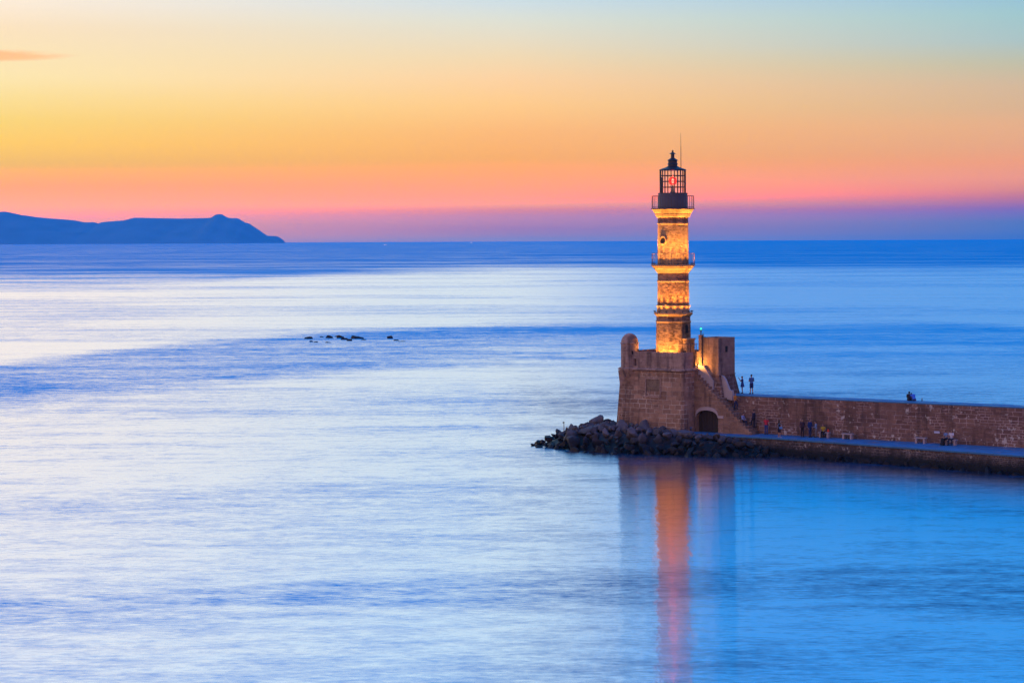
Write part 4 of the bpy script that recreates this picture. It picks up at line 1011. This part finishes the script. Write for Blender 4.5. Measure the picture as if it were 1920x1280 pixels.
person('woman in a long black skirt sitting on the bench by the wall', W(26.42, .40, QZ), toward - .45, sit(head=(.05, .14, 1.27)), {'top': (0.13, 0.22, 0.42), 'skirt': (0.012, 0.012, 0.016)}, 1.70, long_hair=True, hair=HAIRB, group=PEOPLE, female=True)
person('man in a white shirt sitting close to the woman in the long skirt', W(26.88, .50, QZ), toward + .1, sit(head=(-.06, .15, 1.27), wrl=(-.26, .30, .78)), {'top': (0.60, 0.60, 0.66), 'trousers': (0.015, 0.02, 0.05)}, 1.74, group=PEOPLE)

# ------------------------------------------------------------------ small things
def small():
    p = W(22.2, 4.0, TOPZ); o = thing('bottle', 'small dark bottle standing on the wall beside the sitting couple', 'bottle', p)
    mb = MB(); mb.lathe([(.045, p.z), (.05, p.z + .02), (.05, p.z + .17), (.02, p.z + .23), (.02, p.z + .28)], p.x, p.y, 12); mb.build('glass', plain('bottle_glass', (.02, .04, .05), .1), o)
    mb = MB(); mb.tube(p + Vector((0, 0, .281)), p + Vector((0, 0, .31)), .024, seg=10); mb.build('cap', M['lampbody'], o)
    # plaque on the wall
    p = W(24.9, 1.58, 2.65); o = thing('wall_plaque', 'small pale rectangular plaque fixed to the wall left of the seated couple', 'plaque', p)
    mb = MB(); mb.sbox(24.62, 25.18, 1.565, 1.598, 2.55, 2.75); mb.build('plate', plain('plaque_face', (.45, .48, .62), .5, var=.05), o)
    mb = MB()
    for q in ((24.59, 25.21, 2.52, 2.548), (24.59, 25.21, 2.752, 2.78), (24.59, 24.618, 2.549, 2.751), (25.182, 25.21, 2.549, 2.751)): mb.sbox(q[0], q[1], 1.56, 1.597, q[2], q[3])
    mb.build('frame', M['lampbody'], o)
    # bollard before the arch
    p = W(.15, -.85, QZ); o = thing('bollard', 'short iron mooring bollard standing left of the arched doorway', 'bollard', p)
    mb = MB(); mb.lathe([(.13, p.z), (.13, p.z + .05), (.085, p.z + .09), (.075, p.z + .36)], p.x, p.y, 14); mb.build('post', M['iron'], o)
    mb = MB(); mb.lathe([(.076, p.z + .361), (.13, p.z + .40), (.135, p.z + .46), (.06, p.z + .51)], p.x, p.y, 14); mb.build('head', plain('blue_bollard_paint', (.10, .16, .30), .5), o)
    # marker post on the rocks
    p = Vector((5.05, 227.6, 1.3)); o = thing('marker_post', 'short post with a small dark head standing on the breakwater boulders', 'post', p)
    mb = MB(); mb.tube(p, p + Vector((0, 0, .78)), .035, .03); mb.build('post', plain('yellow_post_paint', (.35, .25, .06), .6), o)
    mb = MB(); mb.obox(p + Vector((-.03, 0, .85)), Vector((.09, 0, 0)), Vector((0, .06, 0)), Vector((0, 0, .065))); mb.build('head', M['lampbody'], o)
    # two far boats with their lights on
    for px, Y, lab, ln in ((722, 9500, 'tiny white motor boat out on the bay off the headland', 13.0), (884, 15500, 'tiny lit boat on the horizon left of the lighthouse', 20.0)):
        p = Vector(((px - 960) * Y / 4320, Y, 0)); o = thing('motor_boat', lab, 'boat', p)
        k = ln / 10
        bm = bmesh.new(); L = []
        for x, hw, zk, zs in ((-5, 1.3, -.4, 1.0), (-2, 1.6, -.5, 1.0), (2, 1.45, -.5, 1.25), (4, .8, -.3, 1.5), (5.2, .05, .6, 1.75)):
            L.append([bm.verts.new((x * k, y * k, z * k)) for y, z in ((-hw, zs), (-hw * .8, .2), (0, zk), (hw * .8, .2), (hw, zs))])
        for a, b in zip(L, L[1:]):
            for i in range(5): bm.faces.new((a[i], a[(i + 1) % 5], b[(i + 1) % 5], b[i]))
        bm.faces.new(L[0]); bm.faces.new(L[-1]); bmesh.ops.recalc_face_normals(bm, faces=bm.faces)
        me = bpy.data.meshes.new('hull'); bm.to_mesh(me); bm.free(); link('hull', me, plain('white_hull', (.75, .75, .75), .4, var=.03), o)
        mb = MB(); mb.obox(p + Vector((-.6 * k, 0, 1.7 * k)), Vector((1.7 * k, 0, 0)), Vector((0, 1.1 * k, 0)), Vector((0, 0, .7 * k))); mb.build('cabin', plain('white_cabin', (.7, .7, .7), .4, var=.03), o)
        mb = MB(); mb.obox(p + Vector((-.6 * k, -1.13 * k, 1.9 * k)), Vector((1.5 * k, 0, 0)), Vector((0, .03 * k, 0)), Vector((0, 0, .3 * k))); mb.build('lit_window', emissive('boat_light', (.8, .9, 1), 2.5), o)
small()
